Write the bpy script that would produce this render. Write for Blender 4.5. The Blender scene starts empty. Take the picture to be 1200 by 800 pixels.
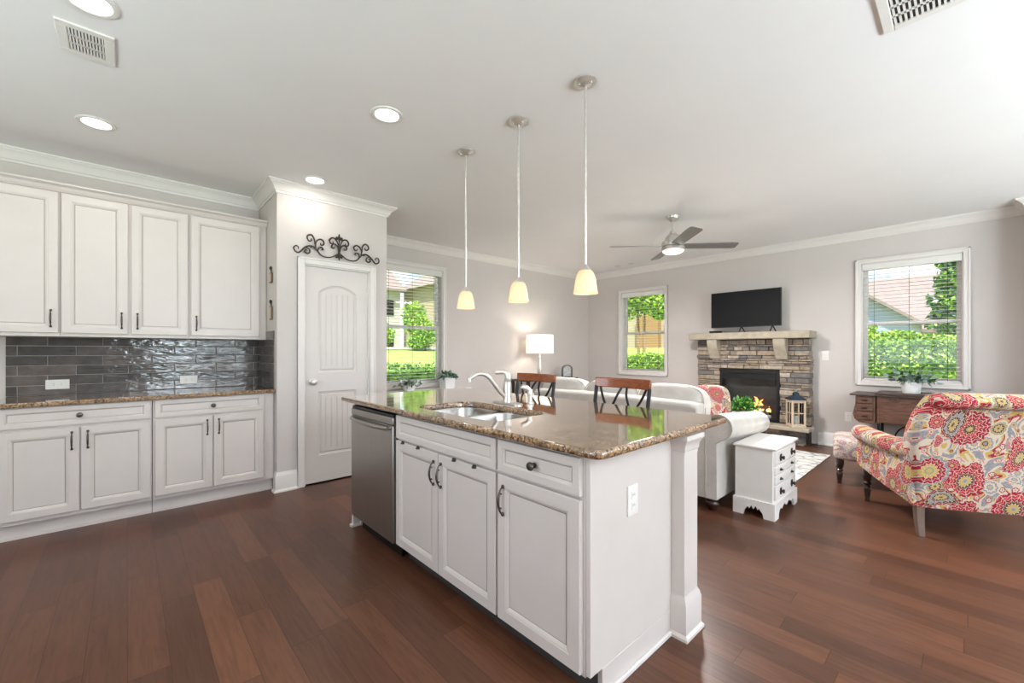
import bpy, math, random
import numpy as np
from mathutils import Vector, Matrix
S = bpy.context.scene
C = S.collection
random.seed(7)
RNG = np.random.default_rng(11)
PI = math.pi

# ------------------------------------------------------------ camera
cam_d = bpy.data.cameras.new('camera'); cam = bpy.data.objects.new('camera', cam_d); C.objects.link(cam)
cam.location = (0, 0, 1.245)
cam.rotation_euler = (PI/2, 0, math.atan2(535, 491))
cam_d.sensor_width = 36; cam_d.lens = 491/1200*36
cam_d.shift_y = 11/1200
cam_d.clip_start = .05
S.camera = cam
# ------------------------------------------------------------ world, sun, fill lamps, exposure
S.view_settings.view_transform = 'Standard'; S.view_settings.look = 'None'
S.view_settings.gamma = 1; S.view_settings.use_curve_mapping = False
S.view_settings.exposure = 1.54
S.cycles.use_denoising = True
S.cycles.max_bounces = 8; S.cycles.diffuse_bounces = 5; S.cycles.transparent_max_bounces = 24
S.cycles.sample_clamp_indirect = 6
S.cycles.caustics_reflective = False; S.cycles.caustics_refractive = False
w = bpy.data.worlds.new('sky'); S.world = w; w.use_nodes = True
nt = w.node_tree; nt.nodes.clear()
wo = nt.nodes.new('ShaderNodeOutputWorld'); bg = nt.nodes.new('ShaderNodeBackground')
tc = nt.nodes.new('ShaderNodeTexCoord'); mp = nt.nodes.new('ShaderNodeMapping'); mp.inputs['Scale'].default_value = (1, 1, 3)
nz = nt.nodes.new('ShaderNodeTexNoise'); nz.inputs['Scale'].default_value = 3.2; nz.inputs['Detail'].default_value = 6
rp = nt.nodes.new('ShaderNodeValToRGB')
rp.color_ramp.elements[0].position = .42; rp.color_ramp.elements[0].color = (.36, .58, .95, 1)
rp.color_ramp.elements[1].position = .62; rp.color_ramp.elements[1].color = (1, 1, 1, 1)
nt.links.new(tc.outputs['Generated'], mp.inputs[0]); nt.links.new(mp.outputs[0], nz.inputs[0])
nt.links.new(nz.outputs[0], rp.inputs[0]); nt.links.new(rp.outputs[0], bg.inputs[0]); nt.links.new(bg.outputs[0], wo.inputs[0])
bg.inputs[1].default_value = .66
def light(name, kind, loc, energy, size=.1, rot=(0, 0, 0), color=(1, 1, 1), size_y=None, spread=None):
    d = bpy.data.lights.new(name, kind); d.energy = energy; d.color = color
    if kind == 'AREA':
        d.size = size
        if size_y: d.shape = 'RECTANGLE'; d.size_y = size_y
        else: d.shape = 'DISK'
        if spread: d.spread = spread
    elif kind == 'SUN': d.angle = size
    else: d.shadow_soft_size = size
    o = bpy.data.objects.new(name, d); C.objects.link(o); o.location = loc; o.rotation_euler = rot
    return o
sun = light('sun', 'SUN', (8, -8, 12), 3.1, .02, color=(1, .96, .88))
sun.rotation_euler = Vector((-.38, .42, -.82)).to_track_quat('-Z', 'Y').to_euler()
# unseen fill lamps added behind and beside the camera, most tipped toward the ceiling
COOL_TINT = (.775, .892, 1.0)
light('rear_fill', 'AREA', (-1.2, -2.55, 1.25), 40, 3.2, (PI/2+1.2, 0, 0), COOL_TINT, 1.8)
light('side_fill', 'AREA', (3.40, 1.6, 1.25), 138, 2.4, (PI/2+1.42, 0, PI/2), COOL_TINT, 1.8)
light('living_fill', 'AREA', (3.40, 4.2, 1.30), 82, 2.0, (PI/2+1.42, 0, PI/2), COOL_TINT, 1.6)
light('tile_glint_lamp', 'AREA', (3.70, .90, 1.48), 17, .75, (PI/2, 0, PI/2), COOL_TINT, 1.7)  # added for its reflection, which puts glints on the tiles
light('fan_lamp', 'AREA', (-2.214, 4.455, 2.30), 31, .36, color=(1, .97, .95))
CAN_W = .8     # each recessed ceiling lamp
CANS = [(-2.49, 1.21), (-3.87, -.15), (-3.87, 1.21), (-2.54, -.12)]
CANS_ADDED = [(-1.1, -.12), (-1.1, -1.5), (-2.54, -1.5), (1.6, 1.2), (1.6, 3.4)]
CEIL = 2.74
# extra unseen ceiling lamps added behind and beside the camera
for p in CANS_ADDED: light('ceiling_lamp', 'AREA', (p[0], p[1], CEIL-.012), CAN_W, .14, color=(1, .95, .88))

# ------------------------------------------------------------ materials
def nodes_of(name):
    m = bpy.data.materials.new(name); m.use_nodes = True
    t = m.node_tree; b = t.nodes['Principled BSDF']
    return m, t, b
def N(t, kind, **kw):
    n = t.nodes.new('ShaderNode'+kind)
    for k, v in kw.items():
        if k in n.inputs.keys() if isinstance(k, str) else False: n.inputs[k].default_value = v
        else: setattr(n, k, v)
    return n
def L(t, a, b): t.links.new(a, b)
def srgb(r, g, b):
    f = lambda c: (c/255/12.92) if c/255 <= .04045 else ((c/255+.055)/1.055)**2.4
    return (f(r), f(g), f(b), 1)
def mixn(t, fac, a, b, mode='MIX'):
    n = t.nodes.new('ShaderNodeMix'); n.data_type = 'RGBA'; n.blend_type = mode
    for s, v in ((0, fac), (6, a), (7, b)):
        if hasattr(v, 'links') or isinstance(v, bpy.types.NodeSocket): t.links.new(v, n.inputs[s])
        else: n.inputs[s].default_value = v
    return n.outputs[2]
def ramp(t, src, stops, const=False):
    n = t.nodes.new('ShaderNodeValToRGB'); e = n.color_ramp.elements
    if const: n.color_ramp.interpolation = 'CONSTANT'
    while len(e) < len(stops): e.new(.5)
    for k, (p, c) in zip(e, stops): k.position = p; k.color = c
    t.links.new(src, n.inputs[0]); return n.outputs[0]
def math_(t, op, a, b=None, c=None):
    n = t.nodes.new('ShaderNodeMath'); n.operation = op
    for i, v in enumerate((a, b, c)):
        if v is None: continue
        if isinstance(v, bpy.types.NodeSocket): t.links.new(v, n.inputs[i])
        else: n.inputs[i].default_value = v
    return n.outputs[0]
def coords(t, scale=(1, 1, 1)):
    tc = t.nodes.new('ShaderNodeTexCoord'); mp = t.nodes.new('ShaderNodeMapping'); mp.inputs['Scale'].default_value = scale
    t.links.new(tc.outputs['Object'], mp.inputs[0]); return mp.outputs[0]
def noise(t, vec, scale, detail=3, dist=0):
    n = t.nodes.new('ShaderNodeTexNoise'); n.inputs['Scale'].default_value = scale; n.inputs['Detail'].default_value = detail
    n.inputs['Distortion'].default_value = dist
    if vec is not None: t.links.new(vec, n.inputs[0])
    return n.outputs[0]
def bump(t, b, h, strength=.2, dist=.01):
    n = t.nodes.new('ShaderNodeBump'); n.inputs['Strength'].default_value = strength; n.inputs['Distance'].default_value = dist
    t.links.new(h, n.inputs['Height']); t.links.new(n.outputs[0], b.inputs['Normal'])
def plain(name, col, rough=.5, metal=0, var=.06, nscale=12, bmp=0, bscale=60, stretch=(1, 1, 1), coat=0, spec=.5):
    m, t, b = nodes_of(name); v = coords(t, stretch)
    f = noise(t, v, nscale, 4)
    lo = tuple(c*(1-var) for c in col[:3])+(1,); hi = tuple(min(1, c*(1+var)) for c in col[:3])+(1,)
    L(t, ramp(t, f, [(.35, lo), (.65, hi)]), b.inputs['Base Color'])
    b.inputs['Roughness'].default_value = rough; b.inputs['Metallic'].default_value = metal
    b.inputs['Specular IOR Level'].default_value = spec
    if coat: b.inputs['Coat Weight'].default_value = coat; b.inputs['Coat Roughness'].default_value = .05
    if bmp: bump(t, b, noise(t, v, bscale, 3), bmp, .004)
    return m
M = {}
M['wall'] = plain('greige_wall_paint', srgb(204, 196, 191), .75, var=.012, nscale=3, bmp=.03, bscale=220)
M['ceil'] = plain('ceiling_paint', srgb(236, 234, 233), .9, var=.01, nscale=2, bmp=.05, bscale=160)
M['trim'] = plain('trim_paint', srgb(224, 218, 213), .4, var=.012, nscale=5)
M['cab'] = plain('cabinet_paint', srgb(211, 202, 196), .38, var=.012, nscale=6)
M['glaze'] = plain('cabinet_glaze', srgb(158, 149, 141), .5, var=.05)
M['doorw'] = plain('door_paint', srgb(213, 206, 201), .42, var=.012, nscale=4)
M['white'] = plain('white_plastic', srgb(228, 224, 219), .35, var=.01)
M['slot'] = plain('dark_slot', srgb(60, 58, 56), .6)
M['bronze'] = plain('aged_bronze', srgb(88, 80, 74), .36, .85, var=.25, nscale=60)
M['nickel'] = plain('brushed_nickel', srgb(214, 208, 202), .32, .72, var=.05, nscale=40)
M['chrome'] = plain('polished_steel', srgb(205, 205, 205), .12, 1, var=.03, nscale=30)
M['steel'] = plain('brushed_stainless', srgb(176, 172, 168), .34, 1, var=.05, nscale=4, stretch=(60, 60, .6))
M['sink'] = plain('sink_steel', srgb(172, 170, 167), .24, 1, var=.04, nscale=20)
M['black'] = plain('black_metal', srgb(24, 24, 25), .42, .3, var=.2)
M['iron'] = plain('wrought_iron', srgb(62, 55, 50), .5, .5, var=.25, nscale=40)
M['screen'] = plain('tv_screen', srgb(26, 26, 27), .55, var=.03, spec=.15)
M['cherry'] = plain('cherry_wood', srgb(142, 76, 40), .26, var=.25, nscale=6, stretch=(3, 30, 30), coat=.4)
M['dwood'] = plain('dark_turned_wood', srgb(52, 30, 24), .28, var=.25, nscale=14, coat=.4)
M['gwood'] = plain('greyed_leg_wood', srgb(112, 92, 80), .45, var=.15, nscale=20, stretch=(8, 8, 1))
M['desk'] = plain('antique_walnut', srgb(98, 66, 50), .42, var=.35, nscale=5, stretch=(2, 14, 14), bmp=.1, bscale=40)
M['desk2'] = plain('antique_walnut_dark', srgb(70, 50, 42), .4, var=.3, nscale=5, stretch=(2, 14, 14))
M['white_furn'] = plain('white_furniture_paint', srgb(236, 231, 226), .42, var=.015)
M['ceramic'] = plain('white_ceramic', srgb(236, 236, 234), .3, var=.03, nscale=9)
M['mantel'] = plain('mantel_stone', srgb(172, 160, 142), .8, var=.1, nscale=14, bmp=.3, bscale=40)
M['firebox'] = plain('firebox_interior', srgb(40, 39, 39), .7, var=.2, nscale=10)
M['log'] = plain('gas_log', srgb(96, 72, 55), .8, var=.4, nscale=20, bmp=.5)
M['pine'] = plain('whitewashed_wood', srgb(205, 184, 158), .7, var=.15, nscale=8, stretch=(20, 20, 2))
M['navy'] = plain('dark_blue_metal', srgb(44, 62, 76), .4, .4, var=.2)
M['pewter'] = plain('tarnished_pewter', srgb(150, 148, 146), .5, .3, var=.35, nscale=30)
M['soil'] = plain('potting_soil', srgb(58, 44, 34), .9, var=.3, nscale=60)
M['leaf_a'] = plain('leaf_green', srgb(88, 150, 52), .5, var=.3, nscale=30)
M['leaf_b'] = plain('leaf_dark', srgb(44, 88, 36), .5, var=.3, nscale=30)
M['leaf_g'] = plain('leaf_greygreen', srgb(128, 148, 138), .55, var=.25, nscale=30)
M['bark'] = plain('bark', srgb(150, 120, 96), .9, var=.25, nscale=30, bmp=.4)
M['shade'] = None
def emis(name, col, s):
    m, t, b = nodes_of(name); b.inputs['Base Color'].default_value = col
    b.inputs['Emission Color'].default_value = col
    v = coords(t); f = noise(t, v, 4, 2)
    L(t, math_(t, 'MULTIPLY_ADD', f, .02*s, s*.99), b.inputs['Emission Strength'])
    return m
M['can'] = emis('lamp_lens', (1, .97, .93, 1), 3.5)
M['fanlight'] = emis('fan_light_glass', (1, .97, .93, 1), .35)
M['bulb'] = emis('bulb_glow', (1, .84, .62, 1), 1.6)
M['flame'] = emis('flame_glow', (1, .34, .08, 1), 1.5)
M['ember'] = emis('flame_tip', (1, .62, .30, 1), 1.8)
def shade_mat(name, col, em, ecol):
    m, t, b = nodes_of(name)
    b.inputs['Roughness'].default_value = .35
    v = coords(t); L(t, ramp(t, noise(t, v, 30, 4), [(.3, tuple(c*.94 for c in col[:3])+(1,)), (.7, col)]), b.inputs['Base Color'])
    b.inputs['Emission Color'].default_value = ecol; b.inputs['Emission Strength'].default_value = em
    tr = t.nodes.new('ShaderNodeBsdfTranslucent'); tr.inputs[0].default_value = col
    mx = t.nodes.new('ShaderNodeMixShader'); mx.inputs[0].default_value = .55
    L(t, b.outputs[0], mx.inputs[1]); L(t, tr.outputs[0], mx.inputs[2]); L(t, mx.outputs[0], t.nodes['Material Output'].inputs[0])
    return m
M['pshade'] = shade_mat('frosted_glass_shade', (.93, .72, .57, 1), .13, (1, .70, .50, 1))
M['lshade'] = shade_mat('linen_lamp_shade', (.92, .90, .86, 1), .10, (1, .93, .84, 1))
def glass_mat(name, gloss=.08):
    m, t, b = nodes_of(name)
    tr = t.nodes.new('ShaderNodeBsdfTransparent'); gl = t.nodes.new('ShaderNodeBsdfGlossy'); gl.inputs['Roughness'].default_value = .02
    fr = t.nodes.new('ShaderNodeFresnel'); fr.inputs[0].default_value = 1.3
    v = coords(t); L(t, ramp(t, noise(t, v, 2, 2), [(0, (.96, .98, .97, 1)), (1, (1, 1, 1, 1))]), tr.inputs[0])
    mx = t.nodes.new('ShaderNodeMixShader'); L(t, fr.outputs[0], mx.inputs[0]); L(t, tr.outputs[0], mx.inputs[1]); L(t, gl.outputs[0], mx.inputs[2])
    L(t, mx.outputs[0], t.nodes['Material Output'].inputs[0]); return m
M['glass'] = glass_mat('window_glass')
def floor_mat():
    m, t, b = nodes_of('hardwood_planks')
    tc = t.nodes.new('ShaderNodeTexCoord'); sp = t.nodes.new('ShaderNodeSeparateXYZ'); L(t, tc.outputs['Object'], sp.inputs[0])
    W = .127
    yr = math_(t, 'DIVIDE', sp.outputs[1], W); row = math_(t, 'FLOOR', yr); fy = math_(t, 'FRACT', yr)
    wn = t.nodes.new('ShaderNodeTexWhiteNoise'); wn.noise_dimensions = '1D'; L(t, row, wn.inputs['W'])
    xs = math_(t, 'DIVIDE', math_(t, 'MULTIPLY_ADD', wn.outputs[0], 5.3, sp.outputs[0]), .95)
    col = math_(t, 'FLOOR', xs); fx = math_(t, 'FRACT', xs)
    cb = t.nodes.new('ShaderNodeCombineXYZ'); L(t, row, cb.inputs[0]); L(t, col, cb.inputs[1])
    w2 = t.nodes.new('ShaderNodeTexWhiteNoise'); w2.noise_dimensions = '2D'; L(t, cb.outputs[0], w2.inputs['Vector'])
    tint = ramp(t, w2.outputs[0], [(0, srgb(82, 52, 38)), (.5, srgb(97, 62, 45)), (.9, srgb(103, 66, 48)), (1, srgb(116, 75, 53))])
    mp = t.nodes.new('ShaderNodeMapping'); mp.inputs['Scale'].default_value = (2.2, 26, 1); L(t, tc.outputs['Object'], mp.inputs[0])
    va = t.nodes.new('ShaderNodeVectorMath'); va.operation = 'ADD'; L(t, mp.outputs[0], va.inputs[0]); L(t, w2.outputs[1], va.inputs[1])
    g = noise(t, va.outputs[0], 1.6, 6, 1.2)
    grain = ramp(t, g, [(.3, (.72, .70, .68, 1)), (.6, (1.05, 1.05, 1.05, 1))])
    c = mixn(t, 1.0, tint, grain, 'MULTIPLY')
    sy = math_(t, 'LESS_THAN', math_(t, 'MINIMUM', fy, math_(t, 'SUBTRACT', 1, fy)), .010)
    sx = math_(t, 'LESS_THAN', math_(t, 'MINIMUM', fx, math_(t, 'SUBTRACT', 1, fx)), .0016)
    seam = math_(t, 'MAXIMUM', sy, sx)
    c = mixn(t, math_(t, 'MULTIPLY', seam, .65), c, srgb(40, 22, 16))
    L(t, c, b.inputs['Base Color'])
    b.inputs['Specular IOR Level'].default_value = .32
    L(t, math_(t, 'MULTIPLY_ADD', g, .12, .26), b.inputs['Roughness'])
    bump(t, b, math_(t, 'SUBTRACT', math_(t, 'MULTIPLY', g, .12), seam), .12, .003)
    return m
M['floor'] = floor_mat()
def granite(name):
    m, t, b = nodes_of(name); v = coords(t)
    n1 = noise(t, v, 75, 6, .5); n2 = noise(t, v, 20, 3, .6); n3 = noise(t, v, 130, 2)
    c = ramp(t, n1, [(.30, srgb(40, 29, 23)), (.42, srgb(94, 67, 46)), (.50, srgb(150, 113, 76)), (.58, srgb(184, 152, 112)), (.68, srgb(110, 82, 58)), (.78, srgb(214, 194, 166))])
    c = mixn(t, ramp(t, n2, [(.45, (0, 0, 0, 1)), (.62, (.5, .5, .5, 1))]), c, srgb(70, 50, 38))
    c = mixn(t, ramp(t, n3, [(.62, (0, 0, 0, 1)), (.68, (.8, .8, .8, 1))]), c, srgb(206, 192, 172))
    L(t, c, b.inputs['Base Color']); b.inputs['Roughness'].default_value = .09
    b.inputs['Roughness'].default_value = .07; b.inputs['IOR'].default_value = 1.6; b.inputs['Coat Weight'].default_value = 1.0; b.inputs['Coat IOR'].default_value = 1.6; b.inputs['Coat Roughness'].default_value = .05
    return m
M['granite'] = granite('brown_granite')
TILES = []
for k, cc in enumerate(((86, 81, 78), (94, 88, 85), (78, 75, 73), (102, 95, 90))):
    m, t, b = nodes_of('glazed_tile'); v = coords(t)
    L(t, ramp(t, noise(t, v, 14, 4, .5), [(.3, srgb(*[int(x*.86) for x in cc])), (.7, srgb(*[int(x*1.1) for x in cc]))]), b.inputs['Base Color'])
    b.inputs['Roughness'].default_value = .07
    bump(t, b, noise(t, coords(t, (1, 9, 30)), 1.3, 2, .6), .45, .008); TILES.append(m)
M['grout'] = plain('tile_grout', srgb(178, 171, 166), .9, var=.04)
STONES = [plain('ledge_stone', srgb(*c), .85, var=.22, nscale=22, bmp=.5, bscale=45) for c in
          ((160, 144, 126), (146, 130, 114), (170, 156, 140), (126, 116, 106), (150, 136, 122), (112, 106, 102), (156, 138, 118))]
M['mortar'] = plain('stone_mortar', srgb(60, 52, 46), .95)
def upholstery(name, c):
    m, t, b = nodes_of(name); v = coords(t)
    f = noise(t, v, 260, 2); g = noise(t, v, 8, 3)
    lo = srgb(*[int(x*.93) for x in c]); hi = srgb(*[min(255, int(x*1.05)) for x in c])
    L(t, ramp(t, math_(t, 'MULTIPLY_ADD', g, .4, math_(t, 'MULTIPLY', f, .6)), [(.35, lo), (.65, hi)]), b.inputs['Base Color'])
    b.inputs['Roughness'].default_value = .9; b.inputs['Sheen Weight'].default_value = .25
    bump(t, b, f, .25, .003); return m
M['sofa'] = upholstery('oatmeal_linen', (208, 201, 193))
M['piping'] = upholstery('sofa_piping', (190, 183, 175))
def stripe_fabric():
    m, t, b = nodes_of('ticking_stripe'); v = coords(t)
    wv = t.nodes.new('ShaderNodeTexWave'); wv.inputs['Scale'].default_value = 11; wv.inputs['Distortion'].default_value = .6; L(t, v, wv.inputs[0])
    L(t, ramp(t, wv.outputs[0], [(.4, srgb(208, 201, 193)), (.8, srgb(204, 197, 189))]), b.inputs['Base Color'])
    b.inputs['Roughness'].default_value = .9; return m
M['stripe'] = stripe_fabric()
def floral(name, s=1.0, pale=False):
    """printed linen: scalloped blooms, leaning paisleys and small sprigs over a cream ground"""
    m, t, b = nodes_of(name)
    tc = t.nodes.new('ShaderNodeTexCoord'); sp = t.nodes.new('ShaderNodeSeparateXYZ'); L(t, tc.outputs['Object'], sp.inputs[0])
    cu = t.nodes.new('ShaderNodeCombineXYZ'); L(t, math_(t, 'MULTIPLY', math_(t, 'ADD', sp.outputs[0], sp.outputs[1]), s), cu.inputs[0]); L(t, math_(t, 'MULTIPLY', math_(t, 'MULTIPLY_ADD', sp.outputs[1], .45, sp.outputs[2]), s), cu.inputs[1])
    nz = t.nodes.new('ShaderNodeTexNoise'); nz.inputs['Scale'].default_value = 7; nz.inputs['Detail'].default_value = 2; L(t, cu.outputs[0], nz.inputs[0])
    sub = t.nodes.new('ShaderNodeVectorMath'); sub.operation = 'MULTIPLY_ADD'; L(t, nz.outputs[1], sub.inputs[0]); sub.inputs[1].default_value = (.045, .045, 0); L(t, cu.outputs[0], sub.inputs[2]); v = sub.outputs[0]
    cream, crim, coral, gold, slate, brown, pink, olive, blush = [srgb(*c) for c in
        ((212, 196, 176), (164, 14, 50), (192, 50, 58), (198, 166, 84), (140, 141, 148), (92, 60, 38), (204, 110, 116), (160, 150, 100), (214, 178, 162))]
    if pale: crim, coral, gold, brown, slate, olive, pink = [srgb(*c) for c in ((150, 112, 128), (178, 150, 154), (216, 200, 170), (136, 112, 116), (168, 166, 172), (186, 180, 160), (196, 164, 168))]
    def layer(scale, petals, step, off, palettes, squash, lim):
        vo = t.nodes.new('ShaderNodeTexVoronoi'); vo.voronoi_dimensions = '2D'; vo.inputs['Scale'].default_value = scale; vo.inputs['Randomness'].default_value = .82
        ad = t.nodes.new('ShaderNodeVectorMath'); ad.operation = 'ADD'; L(t, v, ad.inputs[0]); ad.inputs[1].default_value = off; L(t, ad.outputs[0], vo.inputs['Vector'])
        df = t.nodes.new('ShaderNodeVectorMath'); df.operation = 'SUBTRACT'; L(t, ad.outputs[0], df.inputs[0]); L(t, vo.outputs['Position'], df.inputs[1])
        dv = t.nodes.new('ShaderNodeSeparateXYZ'); L(t, df.outputs[0], dv.inputs[0]); sc = t.nodes.new('ShaderNodeSeparateColor'); L(t, vo.outputs['Color'], sc.inputs[0])
        rot = math_(t, 'MULTIPLY', sc.outputs[2], 6.28); c_, s_ = math_(t, 'COSINE', rot), math_(t, 'SINE', rot)
        x = math_(t, 'ADD', math_(t, 'MULTIPLY', dv.outputs[0], c_), math_(t, 'MULTIPLY', dv.outputs[1], s_)); y = math_(t, 'SUBTRACT', math_(t, 'MULTIPLY', dv.outputs[1], c_), math_(t, 'MULTIPLY', dv.outputs[0], s_))
        # some cells lean into teardrop paisleys, the rest stay round
        lean = math_(t, 'MULTIPLY', math_(t, 'GREATER_THAN', sc.outputs[1], .55), squash)
        x2 = math_(t, 'ADD', x, math_(t, 'MULTIPLY', math_(t, 'MULTIPLY', y, y), math_(t, 'MULTIPLY', lean, 6*scale/4)))
        x2 = math_(t, 'MULTIPLY', x2, math_(t, 'ADD', 1.0, lean))
        r = math_(t, 'MULTIPLY', math_(t, 'SQRT', math_(t, 'ADD', math_(t, 'MULTIPLY', x2, x2), math_(t, 'MULTIPLY', y, y))), scale)
        a = math_(t, 'FRACT', math_(t, 'MULTIPLY', math_(t, 'ARCTAN2', y, x2), petals/6.2832)); a = math_(t, 'SUBTRACT', a, .5)
        q = math_(t, 'ADD', math_(t, 'DIVIDE', r, step), math_(t, 'MULTIPLY', math_(t, 'MULTIPLY', a, a), 2.6))
        q5 = math_(t, 'DIVIDE', q, 6.0); cols = []
        for pal in palettes:
            st = []
            for k, c in enumerate(pal): st += [(k/6, c), (k/6+.138, cream if c != cream else blush)]
            cols.append(ramp(t, q5, st[:2*len(pal)], True))
        out = cols[0]
        for k, c in enumerate(cols[1:]): out = mixn(t, math_(t, 'GREATER_THAN', sc.outputs[0], (k+1)/len(cols)), out, c)
        vein = math_(t, 'MULTIPLY', math_(t, 'LESS_THAN', math_(t, 'ABSOLUTE', a), .06), math_(t, 'GREATER_THAN', q, 1.6))
        out = mixn(t, math_(t, 'MULTIPLY', vein, .6), out, cream)
        return out, math_(t, 'LESS_THAN', q, lim)
    n1 = noise(t, v, 6.5, 2, .8)
    gr = ramp(t, n1, [(0, gold), (.33, cream), (.40, slate), (.455, cream), (.50, gold), (.535, crim), (.57, cream), (.63, slate), (.68, pink), (.73, cream)], True)
    hatch = t.nodes.new('ShaderNodeTexVoronoi'); hatch.voronoi_dimensions = '2D'; hatch.inputs['Scale'].default_value = 62; L(t, v, hatch.inputs['Vector'])
    gr = mixn(t, math_(t, 'MULTIPLY', math_(t, 'LESS_THAN', hatch.outputs['Distance'], .33), .55), gr, mixn(t, .5, gr, blush))
    c3, m3 = layer(17, 5, .11, (3.1, 1.7, 0), [[crim, gold, slate], [brown, cream, pink], [coral, brown, gold], [slate, cream, crim]], .5, 3.0)
    c2, m2 = layer(7.8, 9, .088, (1.3, 5.2, 0), [[gold, crim, coral, crim], [slate, brown, gold, slate], [pink, crim, crim, coral], [brown, gold, brown, olive], [gold, slate, cream, slate]], .8, 4.6)
    c1, m1 = layer(4.1, 13, .075, (0, 0, 0), [[gold, brown, coral, crim, crim, crim], [slate, gold, brown, crim, coral, crim], [gold, olive, gold, crim, crim, slate], [brown, gold, brown, slate, brown, crim]], .8, 5.75)
    c = mixn(t, m3, gr, c3); c = mixn(t, m2, c, c2); c = mixn(t, m1, c, c1)
    L(t, c, b.inputs['Base Color']); b.inputs['Roughness'].default_value = .88
    bump(t, b, noise(t, coords(t), 320, 2), .15, .002); return m
M['floral'] = floral('paisley_floral_linen')
M['floral_pale'] = floral('pale_paisley_linen', 1.5, True)
M['floral_red'] = floral('red_floral_cotton', 1.2)
def rug_mat():
    m, t, b = nodes_of('distressed_rug'); v = coords(t)
    vo = t.nodes.new('ShaderNodeTexVoronoi'); vo.feature = 'DISTANCE_TO_EDGE'; vo.inputs['Scale'].default_value = 7; L(t, v, vo.inputs[0])
    f = math_(t, 'MULTIPLY_ADD', noise(t, v, 24, 4, .5), .5, math_(t, 'MULTIPLY', vo.outputs[0], 1.4))
    L(t, ramp(t, f, [(.22, srgb(150, 150, 152)), (.34, srgb(206, 204, 200)), (.46, srgb(226, 223, 218))]), b.inputs['Base Color'])
    b.inputs['Roughness'].default_value = .95; bump(t, b, noise(t, v, 300, 2), .3, .004); return m
M['rug'] = rug_mat()
M['grass'] = plain('lawn_grass', srgb(146, 170, 74), .9, var=.3, nscale=3, bmp=.4, bscale=40)
M['siding'] = None
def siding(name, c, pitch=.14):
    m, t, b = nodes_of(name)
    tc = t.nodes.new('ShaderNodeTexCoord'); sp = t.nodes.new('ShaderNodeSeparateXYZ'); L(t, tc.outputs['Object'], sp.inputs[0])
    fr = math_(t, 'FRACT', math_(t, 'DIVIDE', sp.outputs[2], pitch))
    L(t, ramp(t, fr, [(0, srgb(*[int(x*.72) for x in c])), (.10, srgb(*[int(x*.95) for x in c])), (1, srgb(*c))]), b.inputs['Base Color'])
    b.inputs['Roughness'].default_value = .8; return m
M['sid_blue'] = siding('blue_grey_siding', (168, 172, 206)); M['sid_cream'] = siding('cream_siding', (184, 168, 144)); M['sid_white'] = siding('white_siding', (196, 193, 188))
M['shingle'] = plain('roof_shingles', srgb(146, 128, 124), .9, var=.12, nscale=14, stretch=(1, 1, 6))
M['brick'] = plain('tan_brick', srgb(160, 124, 84), .9, var=.15, nscale=30)
M['road'] = plain('concrete_drive', srgb(208, 202, 196), .9, var=.05)

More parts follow.
